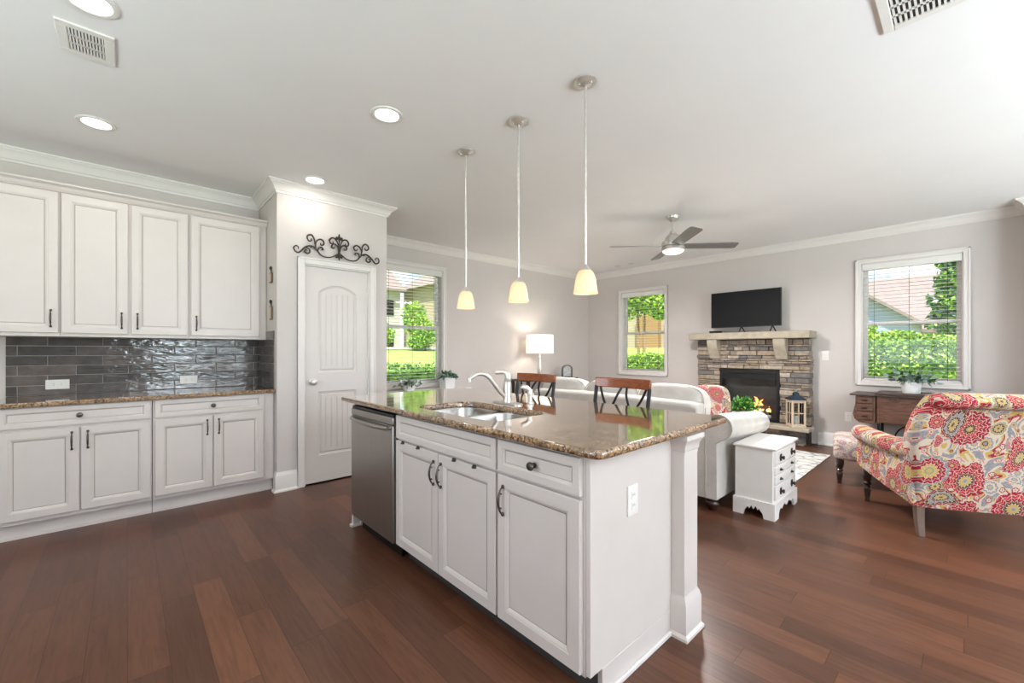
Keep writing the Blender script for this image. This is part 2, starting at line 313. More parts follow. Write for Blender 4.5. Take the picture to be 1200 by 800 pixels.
# ------------------------------------------------------------ mesh helpers
class MB:
    def __init__(s): s.v = []; s.f = []; s.m = []
    def add(s, vs, fs, m=0):
        b = len(s.v); s.v.extend([tuple(p) for p in vs]); s.f.extend([tuple(i+b for i in f) for f in fs]); s.m.extend([m]*len(fs)); return s
    def box(s, x0, x1, y0, y1, z0, z1, m=0):
        x0, x1 = sorted((x0, x1)); y0, y1 = sorted((y0, y1)); z0, z1 = sorted((z0, z1))
        vs = [(x0, y0, z0), (x1, y0, z0), (x1, y1, z0), (x0, y1, z0), (x0, y0, z1), (x1, y0, z1), (x1, y1, z1), (x0, y1, z1)]
        return s.add(vs, [(3, 2, 1, 0), (4, 5, 6, 7), (0, 1, 5, 4), (1, 2, 6, 5), (2, 3, 7, 6), (3, 0, 4, 7)], m)
    def loft(s, rings, m=0, cap=True, closed=True):
        n = len(rings[0]); vs = [p for r in rings for p in r]; fs = []
        for i in range(len(rings)-1):
            for j in range(n if closed else n-1):
                k = (j+1) % n; fs.append((i*n+j, i*n+k, (i+1)*n+k, (i+1)*n+j))
        if cap: fs.append(tuple(range(n))[::-1]); fs.append(tuple((len(rings)-1)*n+j for j in range(n)))
        return s.add(vs, fs, m)
    def prism(s, poly, axis, a, b, m=0):
        def P(p, d): return {'x': (d, p[0], p[1]), 'y': (p[0], d, p[1]), 'z': (p[0], p[1], d)}[axis]
        return s.loft([[P(p, a) for p in poly], [P(p, b) for p in poly]], m)
    def lathe(s, prof, c=(0, 0, 0), n=24, m=0, axis='z', cap=True):
        rings = []
        for r, z in prof:
            ring = []
            for k in range(n):
                a = 2*PI*k/n; x, y = r*math.cos(a), r*math.sin(a)
                p = {'z': (x, y, z), 'y': (x, z, y), 'x': (z, x, y)}[axis]
                ring.append((p[0]+c[0], p[1]+c[1], p[2]+c[2]))
            rings.append(ring)
        return s.loft(rings, m, cap)
    def tube(s, pts, r, n=8, m=0):
        pts = [Vector(p) for p in pts]; rs = r if isinstance(r, (list, tuple)) else [r]*len(pts)
        rings = []; up = None
        for i, p in enumerate(pts):
            t = (pts[min(i+1, len(pts)-1)]-pts[max(i-1, 0)]).normalized()
            if up is None: up = t.orthogonal().normalized()
            up = (up - t*up.dot(t)).normalized(); sd = t.cross(up)
            rings.append([tuple(p+(up*math.cos(2*PI*k/n)+sd*math.sin(2*PI*k/n))*rs[i]) for k in range(n)])
        return s.loft(rings, m)
    def ball(s, c, r, m=0, n=12, k=8):
        rx, ry, rz = r if isinstance(r, tuple) else (r, r, r)
        rings = [[(c[0]+rx*math.sin(PI*i/k)*math.cos(2*PI*j/n), c[1]+ry*math.sin(PI*i/k)*math.sin(2*PI*j/n), c[2]-rz*math.cos(PI*i/k)) for j in range(n)]
                 for i in range(1, k)]
        rings = [[(c[0]+(q[0]-c[0])*.05, c[1]+(q[1]-c[1])*.05, c[2]-rz) for q in rings[0]]]+rings+[[(c[0]+(q[0]-c[0])*.05, c[1]+(q[1]-c[1])*.05, c[2]+rz) for q in rings[-1]]]
        return s.loft(rings, m)
    def pillow(s, c, r, e1=.35, e2=.35, m=0, n=32, k=16, rot=None):
        """rounded cushion (superellipsoid)"""
        f = lambda v, e: math.copysign(abs(v)**e, v)
        rings = []
        for i in range(k+1):
            a = -PI/2+PI*i/k; a = max(min(a, PI/2-.02), -PI/2+.02)
            ring = []
            for j in range(n):
                o = 2*PI*j/n
                p = Vector((r[0]*f(math.cos(a), e1)*f(math.cos(o), e2), r[1]*f(math.cos(a), e1)*f(math.sin(o), e2), r[2]*f(math.sin(a), e1)))
                if rot is not None: p = rot @ p
                ring.append((p.x+c[0], p.y+c[1], p.z+c[2]))
            rings.append(ring)
        return s.loft(rings, m)
    def build(s, name, mats, parent=None, bev=0, sub=0, local=False, sharp=40, seg=2):
        me = bpy.data.meshes.new(name)
        vs = s.v
        root = parent
        while root is not None and root.parent is not None: root = root.parent
        if root is not None and not local:
            inv = (Matrix.Translation(root.location) @ root.rotation_euler.to_matrix().to_4x4()).inverted()
            vs = [tuple(inv @ Vector(p)) for p in vs]
        me.from_pydata(vs, [], s.f)
        for mt in (mats if isinstance(mats, (list, tuple)) else [mats]): me.materials.append(mt)
        me.polygons.foreach_set('material_index', s.m)
        me.polygons.foreach_set('use_smooth', [True]*len(s.f))
        me.update()
        import bmesh
        bm = bmesh.new(); bm.from_mesh(me); bmesh.ops.recalc_face_normals(bm, faces=bm.faces); bm.to_mesh(me); bm.free()
        me.set_sharp_from_angle(angle=math.radians(sharp))
        o = bpy.data.objects.new(name, me); C.objects.link(o)
        if parent is not None: o.parent = parent
        if bev:
            b = o.modifiers.new('soft_edges', 'BEVEL'); b.width = bev; b.segments = seg; b.limit_method = 'ANGLE'; b.angle_limit = math.radians(35)
        if sub:
            b = o.modifiers.new('smooth', 'SUBSURF'); b.levels = sub; b.render_levels = sub
        return o
def thing(name, label, cat, loc=(0, 0, 0), rotz=0, group=None):
    o = bpy.data.objects.new(name, None); C.objects.link(o); o.location = loc; o.rotation_euler = (0, 0, rotz); o.empty_display_size = .1
    o['label'] = label; o['category'] = cat
    if group: o['group'] = group
    return o
def tag(o, label, cat, group=None, kind=None):
    o['label'] = label; o['category'] = cat
    if group: o['group'] = group
    if kind: o['kind'] = kind
    return o
def struct(o): o['kind'] = 'structure'; return o
def dup(root, loc, rotz=None, label=None, group=None):
    r = root.copy(); C.objects.link(r); r.location = loc
    if rotz is not None: r.rotation_euler = (0, 0, rotz)
    if label: r['label'] = label
    if group: r['group'] = group
    for ch in list(root.children):
        c = ch.copy(); C.objects.link(c); c.parent = r
        for g in list(ch.children):
            d = g.copy(); C.objects.link(d); d.parent = c
    return r
def rrect(x0, x1, y0, y1, r, z, n=6):
    pts = []
    for cx, cy, a0 in ((x1-r, y1-r, 0), (x0+r, y1-r, PI/2), (x0+r, y0+r, PI), (x1-r, y0+r, 1.5*PI)):
        for k in range(n+1):
            a = a0+PI/2*k/n; pts.append((cx+r*math.cos(a), cy+r*math.sin(a), z))
    return pts
def smooth_path(pts, k=5):
    pts = [Vector(p) for p in pts]; out = []
    P = [pts[0]*2-pts[1]]+pts+[pts[-1]*2-pts[-2]]
    for i in range(1, len(P)-2):
        a, b, c, d = P[i-1:i+3]
        for j in range(k):
            t = j/k
            out.append(.5*((2*b)+(c-a)*t+(2*a-5*b+4*c-d)*t*t+(3*b-a-3*c+d)*t**3))
    return out+[pts[-1]]
def sweep(path, prof, closed=False):
    """profile (out, z) carried along a floor-plan path, mitred; out is to the right of the direction of travel"""
    n = len(path); rings = []
    for i, p in enumerate(path):
        a = path[i-1] if (i or closed) else None; b = path[(i+1) % n] if (i < n-1 or closed) else None
        def nrm(q, r): d = Vector((r[0]-q[0], r[1]-q[1])).normalized(); return Vector((d.y, -d.x))
        if a is None: m = nrm(p, b)
        elif b is None: m = nrm(a, p)
        else:
            n1, n2 = nrm(a, p), nrm(p, b); m = (n1+n2)/(1+n1.dot(n2))
        rings.append([(p[0]+m.x*o, p[1]+m.y*o, z) for o, z in prof])
    if closed: rings.append(rings[0])
    mb = MB(); mb.loft(rings, 0, cap=not closed); return mb

# ------------------------------------------------------------ room shell
XC, XP, XW, YF, XR = -4.80, -4.12, -5.15, 6.80, .39      # cabinet wall, pantry front, lamp wall, fireplace wall, right return
YP0, YP1 = .97, 2.0
XE, YE = 3.75, -2.75                                     # far sides of the room behind the camera
T = .14
mb = MB(); mb.box(XW-T, XE+T, YE-T, YF+T, -.05, 0); struct(mb.build('floor', M['floor']))
mb = MB(); mb.box(XW-T, XE+T, YE-T, YF+T, CEIL, CEIL+.12); struct(mb.build('ceiling', M['ceil']))
def wall_x(name, x0, x1, y0, y1, holes=()):
    """wall running along y; holes (ya, yb, za, zb)"""
    mb = MB(); y = y0
    for a, b, za, zb in sorted(holes):
        mb.box(x0, x1, y, a, 0, CEIL); mb.box(x0, x1, a, b, 0, za); mb.box(x0, x1, a, b, zb, CEIL); y = b
    mb.box(x0, x1, y, y1, 0, CEIL); return struct(mb.build(name, M['wall']))
def wall_y(name, y0, y1, x0, x1, holes=()):
    mb = MB(); x = x0
    for a, b, za, zb in sorted(holes):
        mb.box(x, a, y0, y1, 0, CEIL); mb.box(a, b, y0, y1, 0, za); mb.box(a, b, y0, y1, zb, CEIL); x = b
    mb.box(x, x1, y0, y1, 0, CEIL); return struct(mb.build(name, M['wall']))
DY0, DY1, DZ = 1.194, 1.815, 2.045
WL = (2.40, 3.362, .79, 2.395)        # lamp-wall window opening (y, y, z, z)
WS = (-4.382, -3.528, .862, 2.312)   # small window on the fireplace wall (x, x, z, z)
WB = (-.912, -.038, .872, 2.332)     # larger window on the fireplace wall
wall_x('wall_cabinets', XC-T, XC, YE, YP0)
wall_y('wall_pantry_side', YP0, YP0+.1, XC, XP-.1)
wall_x('wall_pantry_front', XP-.1, XP, YP0, YP1, [(DY0, DY1, 0, DZ)])
wall_y('wall_pantry_end', YP1-.1, YP1, XW, XP-.1)
wall_x('wall_lamp', XW-T, XW, YP1-.1, YF+T, [WL])
wall_y('wall_fireplace', YF, YF+T, XW, XR+T, [WS, WB])
wall_x('wall_right_return', XR, XR+T, 6.5, YF)
wall_y('wall_right_end', 6.5, 6.5+T, XR+T, XE+T)
wall_x('wall_right', XE, XE+T, YE-T, 6.5, [(.45, 1.35, .35, 2.55), (1.9, 5.8, .35, 2.55)])
wall_y('wall_rear', YE-T, YE, XC-T, XE, [(-2.8, .4, .35, 2.55)])
wall_x('wall_pantry_back', XC-T, XC, YP0+.1, YP1-.1)
cp = [(0, CEIL), (0, CEIL-.098), (.010, CEIL-.098), (.014, CEIL-.082), (.022, CEIL-.078), (.034, CEIL-.05), (.058, CEIL-.026), (.066, CEIL-.022), (.070, CEIL-.014), (.080, CEIL-.012), (.080, CEIL)]
path = [(XC, YE), (XC, YP0), (XP, YP0), (XP, YP1), (XW, YP1), (XW, YF), (XR, YF), (XR, 6.5), (XE, 6.5), (XE, YE)]
struct(sweep(path, cp, True).build('trim_1', M['trim'], sharp=25))
bp = [(0, 0), (.030, 0), (.030, .012), (.022, .022), (.016, .024), (.016, .138), (.012, .150), (.008, .158), (.004, .172), (0, .172)]
for nm, pth in (('baseboard_pantry', [(XC+.62, YP0), (XP, YP0), (XP, DY0-.062)]), ('baseboard_pantry_end', [(XP, DY1+.068), (XP, YP1), (XW, YP1), (XW, YF), (-2.95, YF)]),
                ('baseboard_fireplace', [(-1.36, YF), (XR, YF), (XR, 6.5), (XE, 6.5)])):
    struct(sweep(pth, bp).build(nm, M['trim'], sharp=25))
# pantry door and casing
mb = MB()
def casing_ring(mb, a0, a1, z1, wd, face, bottom=0, z0=None):
    """flat door casing drawn in (y, z) on a wall facing +x"""
    x = face
    mb.box(x, x+.018, a0-wd, a0, bottom, z1+wd); mb.box(x, x+.018, a1, a1+wd, bottom, z1+wd); mb.box(x, x+.018, a0, a1, z1, z1+wd)
    mb.box(x, x+.026, a0-wd, a0-wd+.016, bottom, z1+wd); mb.box(x, x+.026, a1+wd-.016, a1+wd, bottom, z1+wd); mb.box(x, x+.026, a0-wd, a1+wd, z1+wd-.016, z1+wd)
    return mb
casing_ring(mb, DY0, DY1, DZ, .06, XP)
mb.box(XP-.1, XP, DY0-.001, DY0+.012, 0, DZ); mb.box(XP-.1, XP, DY1-.012, DY1+.001, 0, DZ); mb.box(XP-.1, XP, DY0, DY1, DZ-.012, DZ+.001)
struct(mb.build('trim_2', M['trim'], bev=.003))
def ring_poly(poly, prof, to3, mb, mats=None, cap=True):
    """inset rings of a closed outline; prof (inset, depth)"""
    n = len(poly); P = [Vector(p) for p in poly]
    area = sum(P[i].x*P[(i+1) % n].y-P[(i+1) % n].x*P[i].y for i in range(n)); sg = 1 if area > 0 else -1
    mit = []
    for i in range(n):
        d1 = (P[i]-P[i-1]).normalized(); d2 = (P[(i+1) % n]-P[i]).normalized()
        n1, n2 = Vector((-d1.y, d1.x))*sg, Vector((-d2.y, d2.x))*sg
        mit.append((n1+n2)/max(.3, 1+n1.dot(n2)))
    rings = [[to3((P[i]+mit[i]*ins), dp) for i in range(n)] for ins, dp in prof]
    for k in range(len(rings)-1):
        b = len(mb.v); mb.v.extend(rings[k]+rings[k+1])
        for i in range(n):
            j = (i+1) % n; mb.f.append((b+i, b+j, b+n+j, b+n+i)); mb.m.append(mats[k] if mats else 0)
    if cap:
        b = len(mb.v); mb.v.extend(rings[-1]); mb.f.append(tuple(b+i for i in range(n))); mb.m.append(0)
    return mb
xd = XP-.018                                    # door face
mb = MB()
def dto(p, d): return (xd+d, p.x, p.y)
dy0, dy1 = DY0+.014, DY1-.014
py0, py1 = dy0+.115, dy1-.115
arch = [(py0, 1.04), (py1, 1.04)]+[(py1+(py0-py1)*k/14, 1.80+.075*math.sin(PI*k/14)**.8) for k in range(15)]
low = [(py0, .26), (py1, .26), (py1, .86), (py0, .86)]
# slab with openings for the two panels
zc = [(dy0, py0, .012, DZ-.014), (py1, dy1, .012, DZ-.014)]
for a, b_, c, d in zc: mb.box(xd-.035, xd, a, b_, c, d)
mb.box(xd-.035, xd, py0, py1, .012, .26); mb.box(xd-.035, xd, py0, py1, .86, 1.04)
top = [(py1, DZ-.014), (py0, DZ-.014)]+[(p[0], p[1]) for p in arch[2:]][::-1]
mb.loft([[(xd-.035, p[0], p[1]) for p in top], [(xd, p[0], p[1]) for p in top]])
door = struct(mb.build('door_1', M['doorw'], sharp=30))
for poly in (arch, low):
    mb = MB()
    ring_poly(poly, [(0, 0), (.006, -.007), (.014, -.009), (.02, -.012), (.03, -.004), (.036, -.003)], dto, mb, cap=True)
    y = py0+.07
    mb.build('door_panel', M['doorw'], door, sharp=20, local=True)
    mb = MB(); zz0, zz1 = (1.10, 1.79) if poly is arch else (.32, .80)
    while y < py1-.05:
        mb.box(xd-.0035, xd-.0012, y-.004, y-.0022, zz0, zz1); mb.box(xd-.0035, xd-.0012, y+.0022, y+.004, zz0, zz1); y += .052
    mb.build('bead_board', M['doorw'], door, local=True)
mb = MB(); mb.lathe([(.030, 0), (.030, .006), (.012, .010), (.011, .03), (.024, .036), (.030, .048), (.028, .060), (.012, .068)], (xd, dy0+.062, .955), 20, axis='x')
mb.build('door_knob', M['nickel'], door, local=True)
for z in (.30, 1.06, 1.84):
    mb = MB(); mb.lathe([(.006, -.045), (.006, .045)], (xd+.006, dy1+.004, z), 10); mb.box(xd-.001, xd+.003, dy1-.012, dy1+.012, z-.045, z+.045)
    mb.build('door_hinge', M['nickel'], door, local=True)
# windows: casing, sash frames, panes
def window(idx, wall, a0, a1, z0, z1, cas=.055):
    """wall 'x' : opening on the lamp wall (facing +x); wall 'y' : on the fireplace wall (facing -y). d = depth into the wall"""
    if wall == 'x': B = lambda mb, a, b, d0, d1, c, e, m=0: mb.box(XW-d0, XW-d1, a, b, c, e, m)
    else: B = lambda mb, a, b, d0, d1, c, e, m=0: mb.box(a, b, YF+d0, YF+d1, c, e, m)
    mb = MB()
    for a, b, c, e in ((a0-cas, a0, z0-cas, z1+cas), (a1, a1+cas, z0-cas, z1+cas), (a0, a1, z1, z1+cas), (a0, a1, z0-cas, z0)): B(mb, a, b, -.018, 0, c, e)
    for a, b, c, e in ((a0-cas, a0-cas+.018, z0-cas, z1+cas), (a1+cas-.018, a1+cas, z0-cas, z1+cas), (a0-cas, a1+cas, z1+cas-.018, z1+cas), (a0-cas, a1+cas, z0-cas, z0-cas+.018)): B(mb, a, b, -.027, 0, c, e)
    # reveal boards
    for a, b, c, e in ((a0-.001, a0+.012, z0, z1), (a1-.012, a1+.001, z0, z1), (a0, a1, z1-.012, z1+.001), (a0, a1, z0-.001, z0+.014)): B(mb, a, b, 0, T, c, e)
    win = struct(mb.build('window_%d' % idx, M['trim'], bev=.002))
    zm = (z0+z1)/2-.02
    for k, (c, e, d) in enumerate(((zm-.02, z1-.012, .10), (z0+.014, zm+.025, .075))):
        f = MB(); s = .042
        for a, b, cc, ee in ((a0+.012, a0+.012+s, c, e), (a1-.012-s, a1-.012, c, e), (a0+.012+s, a1-.012-s, e-s, e), (a0+.012+s, a1-.012-s, c, c+s)): B(f, a, b, d, d+.03, cc, ee)
        sash = f.build('sash', M['trim'], win, bev=.002, local=True)
        g = MB(); B(g, a0+.05, a1-.05, d+.012, d+.018, c+.03, e-.03); g.build('window_pane', M['glass'], sash, local=True)
    return win, B
def blind(B, a0, a1, z0, z1, label, face):
    root = thing('window_blind', label, 'blind', face, 0, 'white slatted blinds in the windows')
    mb = MB(); B(mb, a0+.012, a1-.012, -.012, .052, z1-.085, z1-.012); mb.build('valance', M['white'], root, bev=.004)
    mb = MB(); z = z0+.055
    while z < z1-.10:
        B(mb, a0+.02, a1-.02, .014, .062, z, z+.0018); z += .0435
    mb.build('slats', M['white'], root)
    mb = MB(); B(mb, a0+.02, a1-.02, .014, .062, z0+.016, z0+.034); mb.build('bottom_rail', M['white'], root, bev=.003)
    for f in (.14, .5, .86):
        mb = MB(); a = a0+(a1-a0)*f; B(mb, a-.002, a+.002, .012, .0138, z0+.03, z1-.08); mb.build('ladder_cord', M['slot'], root)
    return root
w1, B1 = window(1, 'x', *WL); blind(B1, *WL, 'white slatted blind in the window beside the pantry', (XW, 2.9, WL[2]))
w2, B2 = window(2, 'y', *WS); blind(B2, *WS, 'white slatted blind in the narrow window left of the fireplace', (-3.95, YF, WS[2]))
w3, B3 = window(3, 'y', *WB); blind(B3, *WB, 'white slatted blind in the window above the old desk', (-.47, YF, WB[2]))
# unseen window frames added behind and beside the camera, matching the fill lamps
for nm, pts in (('window_4', [(-2.8, .4), YE]), ('window_5', [(1.9, 5.8), XE]), ('window_6', [(.45, 1.35), XE])):
    mb = MB(); (a0, a1), q = pts
    n = 3 if a1-a0 > 1 else 1
    for k in range(n+1):
        a = a0+(a1-a0)*k/n; wd = .06
        (mb.box(a-wd/2, a+wd/2, q-.1, q+.0, .35, 2.55) if nm == 'window_4' else mb.box(q, q+.1, a-wd/2, a+wd/2, .35, 2.55))
    for z in (.35, 2.49): (mb.box(a0, a1, q-.1, q, z, z+.06) if nm == 'window_4' else mb.box(q, q+.1, a0, a1, z, z+.06))
    struct(mb.build(nm, M['trim']))

# ------------------------------------------------------------ kitchen cabinets
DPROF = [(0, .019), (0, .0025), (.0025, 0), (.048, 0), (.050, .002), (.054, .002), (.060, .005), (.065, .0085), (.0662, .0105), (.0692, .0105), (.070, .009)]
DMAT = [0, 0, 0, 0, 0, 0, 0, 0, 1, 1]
def front(x0, x1, z0, z1, small=False):
    mb = MB(); prof = DPROF
    if small: prof = [(i*.62 if i > .01 else i, d) for i, d in DPROF]
    ring_poly([(x0, z0), (x1, z0), (x1, z1), (x0, z1)], prof, lambda p, d: (p.x, d, p.y), mb, DMAT)
    mb.add([(x0, .019, z0), (x1, .019, z0), (x1, .019, z1), (x0, .019, z1)], [(0, 1, 2, 3)])
    return mb
def pull(x, z, y=0, L_=.115):
    mb = MB(); n = 14; pts, rs = [], []
    for k in range(n+1):
        s = k/n; zz = z-L_/2+L_*s; pts.append((x, y-.006-.024*math.sin(PI*s)**.55, zz)); rs.append(.0034+.0026*math.sin(PI*s)**2)
    mb.tube(pts, rs, 8)
    for e in (-1, 1): mb.ball((x, y-.006, z+e*L_/2), (.0075, .007, .009)); mb.ball((x, y-.018, z+e*.030), (.0068, .0068, .004))
    return mb
def knob(x, z, y=0):
    mb = MB(); mb.lathe([(.011, 0), (.011, -.003), (.006, -.006), (.006, -.014), (.015, -.018), (.0175, -.024), (.015, -.030), (.006, -.033)], (x, y, z), 16, axis='y'); return mb
def cabinet(name, label, loc, rotz, w_, z0, z1, depth, doors, drawers, group=None, toe=0, open_top=False, x_ext=(0, 0)):
    r = thing(name, label, 'cabinet', loc, rotz, group)
    mb = MB(); f0 = .0205
    a, b = -x_ext[0], w_+x_ext[1]
    mb.box(a, b, f0, f0+.018, z0, z1)                                   # face frame
    mb.box(a, a+.016, f0+.018, depth, z0, z1); mb.box(b-.016, b, f0+.018, depth, z0, z1)
    mb.box(a+.016, b-.016, f0+.018, depth, z0, z0+.016); mb.box(a+.016, b-.016, depth-.012, depth, z0+.016, z1)
    if not open_top: mb.box(a+.016, b-.016, f0+.018, depth-.012, z1-.016, z1)
    mb.build('carcass', M['cab'], r, local=True, bev=.0012)
    if toe:
        mb = MB(); mb.box(a, b, toe, toe+.016, 0, z0); mb.box(a, b, toe-.012, toe, 0, .018); mb.build('toe_kick', M['cab'], r, local=True)
    for (x0, x1, c, e, hx, hz) in doors:
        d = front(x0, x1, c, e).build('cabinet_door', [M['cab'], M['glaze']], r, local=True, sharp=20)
        pull(hx, hz).build('handle', M['bronze'], d, local=True)
    for (x0, x1, c, e, kx) in drawers:
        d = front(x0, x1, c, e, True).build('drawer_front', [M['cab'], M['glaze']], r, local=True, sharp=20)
        if kx is not None: knob(kx, (c+e)/2).build('drawer_knob', M['bronze'], d, local=True)
    return r
R90 = PI/2
XB = -4.19; XU = -4.47
gB = 'white base cabinets along the tiled wall'; gU = 'white wall cabinets above the tiles'
BD = abs(XC-XB)-.003; UD = abs(XC-XU)-.003
cabinet('base_cabinet', 'white base cabinet cut by the picture edge, under the counter farther from the pantry', (XB, -.628, 0), R90, .766, .105, .873, BD,
        [(.012, .380, .135, .715, .345, .625), (.388, .756, .135, .715, .423, .625)], [(.012, .756, .733, .868, .384)], gB, toe=.07)
cabinet('base_cabinet', 'white base cabinet at the pantry end of the tiled counter', (XB, .142, 0), R90, .79, .105, .873, BD,
        [(.012, .372, .135, .715, .337, .625), (.380, .740, .135, .715, .415, .625)], [(.012, .740, .733, .868, .376)], gB, toe=.07, x_ext=(0, .033))
zt = 2.395
cabinet('wall_cabinet', 'single-door wall cabinet at the picture edge, handle low on its right side', (XU, -.92, 0), R90, .556, 1.35, 2.42, UD,
        [(.03, .549, 1.376, zt, .513, 1.48)], [], gU)
cabinet('wall_cabinet', 'double-door white wall cabinet in the middle of the upper row', (XU, -.363, 0), R90, .75, 1.35, 2.42, UD,
        [(.008, .366, 1.376, zt, .330, 1.48), (.386, .739, 1.376, zt, .422, 1.48)], [], gU)
cabinet('wall_cabinet', 'single-door white wall cabinet next to the pantry wall', (XU, .388, 0), R90, .56, 1.35, 2.42, UD,
        [(.011, .518, 1.376, zt, .047, 1.48)], [], gU, x_ext=(0, .018))
cpr = [(0, 2.405), (.012, 2.405), (.016, 2.412), (.02, 2.414), (.034, 2.436), (.055, 2.446), (.06, 2.449), (.06, 2.458), (0, 2.458)]
struct(sweep([(XU-.02, -.92), (XU-.02, YP0-.002)], cpr).build('trim_3', M['cab'], sharp=25))
mb = MB(); mb.box(XC+.002, XB+.03, -.66, YP0-.003, .8745, .906)
tag(mb.build('countertop', M['granite'], bev=.006), 'brown granite countertop running along the tiled wall', 'countertop')
# glazed tile splashback with a return on the pantry side
mb = MB(); pz, pw = .0755, .305
z = .908; row = 0
mb.box(XC+.001, XC+.004, -.66, YP0-.002, .908, 1.349, 4); mb.box(XC+.02, XC+.60, YP0-.004, YP0-.001, .908, 1.349, 4)
while z < 1.345:
    z1 = min(z+pz-.0042, 1.348); y = -.603-pw*3+(pw/2 if row % 2 else 0)
    while y < YP0-.02:
        a, b = max(y, -.66), min(y+pw-.0045, YP0-.013)
        if b-a > .01:
            tl = [random.uniform(-.0007, .0007) for _ in range(4)]; k = random.randrange(4); x = XC+.0105
            vs = [(XC+.004, a, z), (XC+.004, b, z), (XC+.004, b, z1), (XC+.004, a, z1), (x-.002+tl[0], a, z), (x-.002+tl[1], b, z), (x-.002+tl[2], b, z1), (x-.002+tl[3], a, z1)]
            e = .003
            vs += [(x+tl[0], a+e, z+e), (x+tl[1], b-e, z+e), (x+tl[2], b-e, z1-e), (x+tl[3], a+e, z1-e)]
            mb.add(vs, [(0, 1, 5, 4), (1, 2, 6, 5), (2, 3, 7, 6), (3, 0, 4, 7), (4, 5, 9, 8), (5, 6, 10, 9), (6, 7, 11, 10), (7, 4, 8, 11), (8, 9, 10, 11)], k)
        y += pw
    x = XC+.012-(pw/2 if row % 2 else 0)
    while x < XC+.60:
        a, b = max(x, XC+.0125), min(x+pw-.003, XC+.60)
        if b-a > .01: mb.box(a, b, YP0-.012, YP0-.004, z, z1, random.randrange(4))
        x += pw
    z += pz; row += 1
mb.box(XC+.335, XC+.60, YP0-.012, YP0-.001, 1.3495, 1.425, 3)
tag(mb.build('tile_backsplash', TILES+[M['grout']], sharp=30), 'glossy grey subway tile backsplash behind the long counter', 'backsplash')
def plate(label, loc, rotz, group, w_=.072, h_=.116, kind='outlet'):
    """wall plate facing local -y"""
    r = thing('wall_'+kind if kind != 'switch' else 'light_switch', label, 'outlet' if kind == 'outlet' else 'light switch', loc, rotz, group)
    mb = MB(); mb.box(-w_/2, w_/2, -.006, -.0005, -h_/2, h_/2); mb.build('cover_plate', M['white'], r, local=True, bev=.002)
    wide = w_ > h_
    if kind == 'outlet':
        for s in (-1, 1):
            mb = MB(); dx, dz = (s*.020, 0) if wide else (0, s*.020)
            mb.box(dx-.0145, dx+.0145, -.0085, -.006, dz-.0145, dz+.0145, 0)
            for o in (-.006, .006):
                (mb.box(dx-.004, dx+.004, -.0089, -.0084, dz+o-.001, dz+o+.001, 1) if wide else mb.box(dx+o-.001, dx+o+.001, -.0089, -.0084, dz-.002, dz+.006, 1))
            mb.build('socket', [M['white'], M['slot']], r, local=True)
    else:
        mb = MB(); mb.box(-.016, .016, -.010, -.006, -.033, .033); mb.build('rocker', M['white'], r, local=True, bev=.002)
    return r
plate('white outlet on the grey tiles, nearer the picture edge', (XC+.0115, -.40, .985), R90, 'outlets on the grey tile', .128, .074)
plate('white outlet on the grey tiles, nearer the pantry', (XC+.0115, .41, .985), R90, 'outlets on the grey tile', .128, .074)
plate('white light switch on the wall right of the fireplace', (-1.28, YF, 1.18), 0, None, kind='switch')
plate('white outlet low on the wall left of the old desk', (-1.04, YF, .40), 0, None)

# ------------------------------------------------------------ island
YI = 1.165; IX0, IX1 = -2.945, -.888; YB = 1.80; ZC = .881
isl = thing('kitchen_island', 'white painted kitchen island body with corner posts under the granite top', 'island', (-1.9, 1.5, 0))
mb = MB(); mb.box(IX1-.02, IX1, YI+.0195, YB-.03, .105, ZC-.001); mb.box(IX1-.02, IX1, YI+.09, YB-.03, 0, .105)
mb.build('end_panel', M['cab'], isl, bev=.0015)
mb = MB(); mb.box(IX0, IX0+.018, YI+.02, YB-.03, .105, ZC-.001); mb.box(IX0, IX0+.018, YI+.06, YB-.03, 0, .105); mb.box(IX0-.03, IX0+.004, YI+.012, YI+.06, 0, .10)
mb.box(IX0-.03, IX0+.01, YI-.002, YI+.065, 0, .018); mb.build('end_panel', M['cab'], isl, bev=.0015)
mb = MB(); mb.box(IX0, IX1-.02, YB-.03, YB-.012, 0, ZC-.001); mb.build('back_panel', M['cab'], isl)
mb = MB(); mb.box(IX1, IX1+.012, YI+.09, YB-.045, 0, .02); mb.build('shoe_moulding', M['trim'], isl, bev=.004)
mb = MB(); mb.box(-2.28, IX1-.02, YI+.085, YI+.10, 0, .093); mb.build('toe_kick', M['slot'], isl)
for cx in (IX1-.005, IX0+.06):
    cy = 1.835; mb = MB(); h_ = .064
    mb.box(cx-h_, cx+h_, cy-h_, cy+h_, .02, ZC-.001)
    post = mb.build('post', M['cab'], isl, bev=.002)
    mb = MB(); k = .078
    prof = [(.086, 0), (.086, .012), (.078, .022), (.0765, .024), (.0765, .145), (.073, .155), (.072, .163), (.066, .175), (.0655, .18)]
    mb.loft([[(cx-a, cy-a, z), (cx+a, cy-a, z), (cx+a, cy+a, z), (cx-a, cy+a, z)] for a, z in prof]); mb.build('plinth', M['cab'], post, sharp=25)
    mb = MB(); prof = [(.0655, ZC-.09), (.0655, ZC-.075), (.069, ZC-.07), (.070, ZC-.05), (.080, ZC-.03), (.086, ZC-.022), (.086, ZC-.002)]
    mb.loft([[(cx-a, cy-a, z), (cx+a, cy-a, z), (cx+a, cy+a, z), (cx-a, cy+a, z)] for a, z in prof]); mb.build('capital', M['cab'], post, sharp=25)
cabinet('sink_cabinet', 'white island cabinet under the sink with two doors and a false drawer front', (-2.288, YI, 0), 0, .918, .095, .873, .58,
        [(.006, .456, .108, .720, .425, .618), (.462, .912, .108, .720, .493, .618)], [(.006, .912, .733, .868, None)], toe=None, open_top=True)
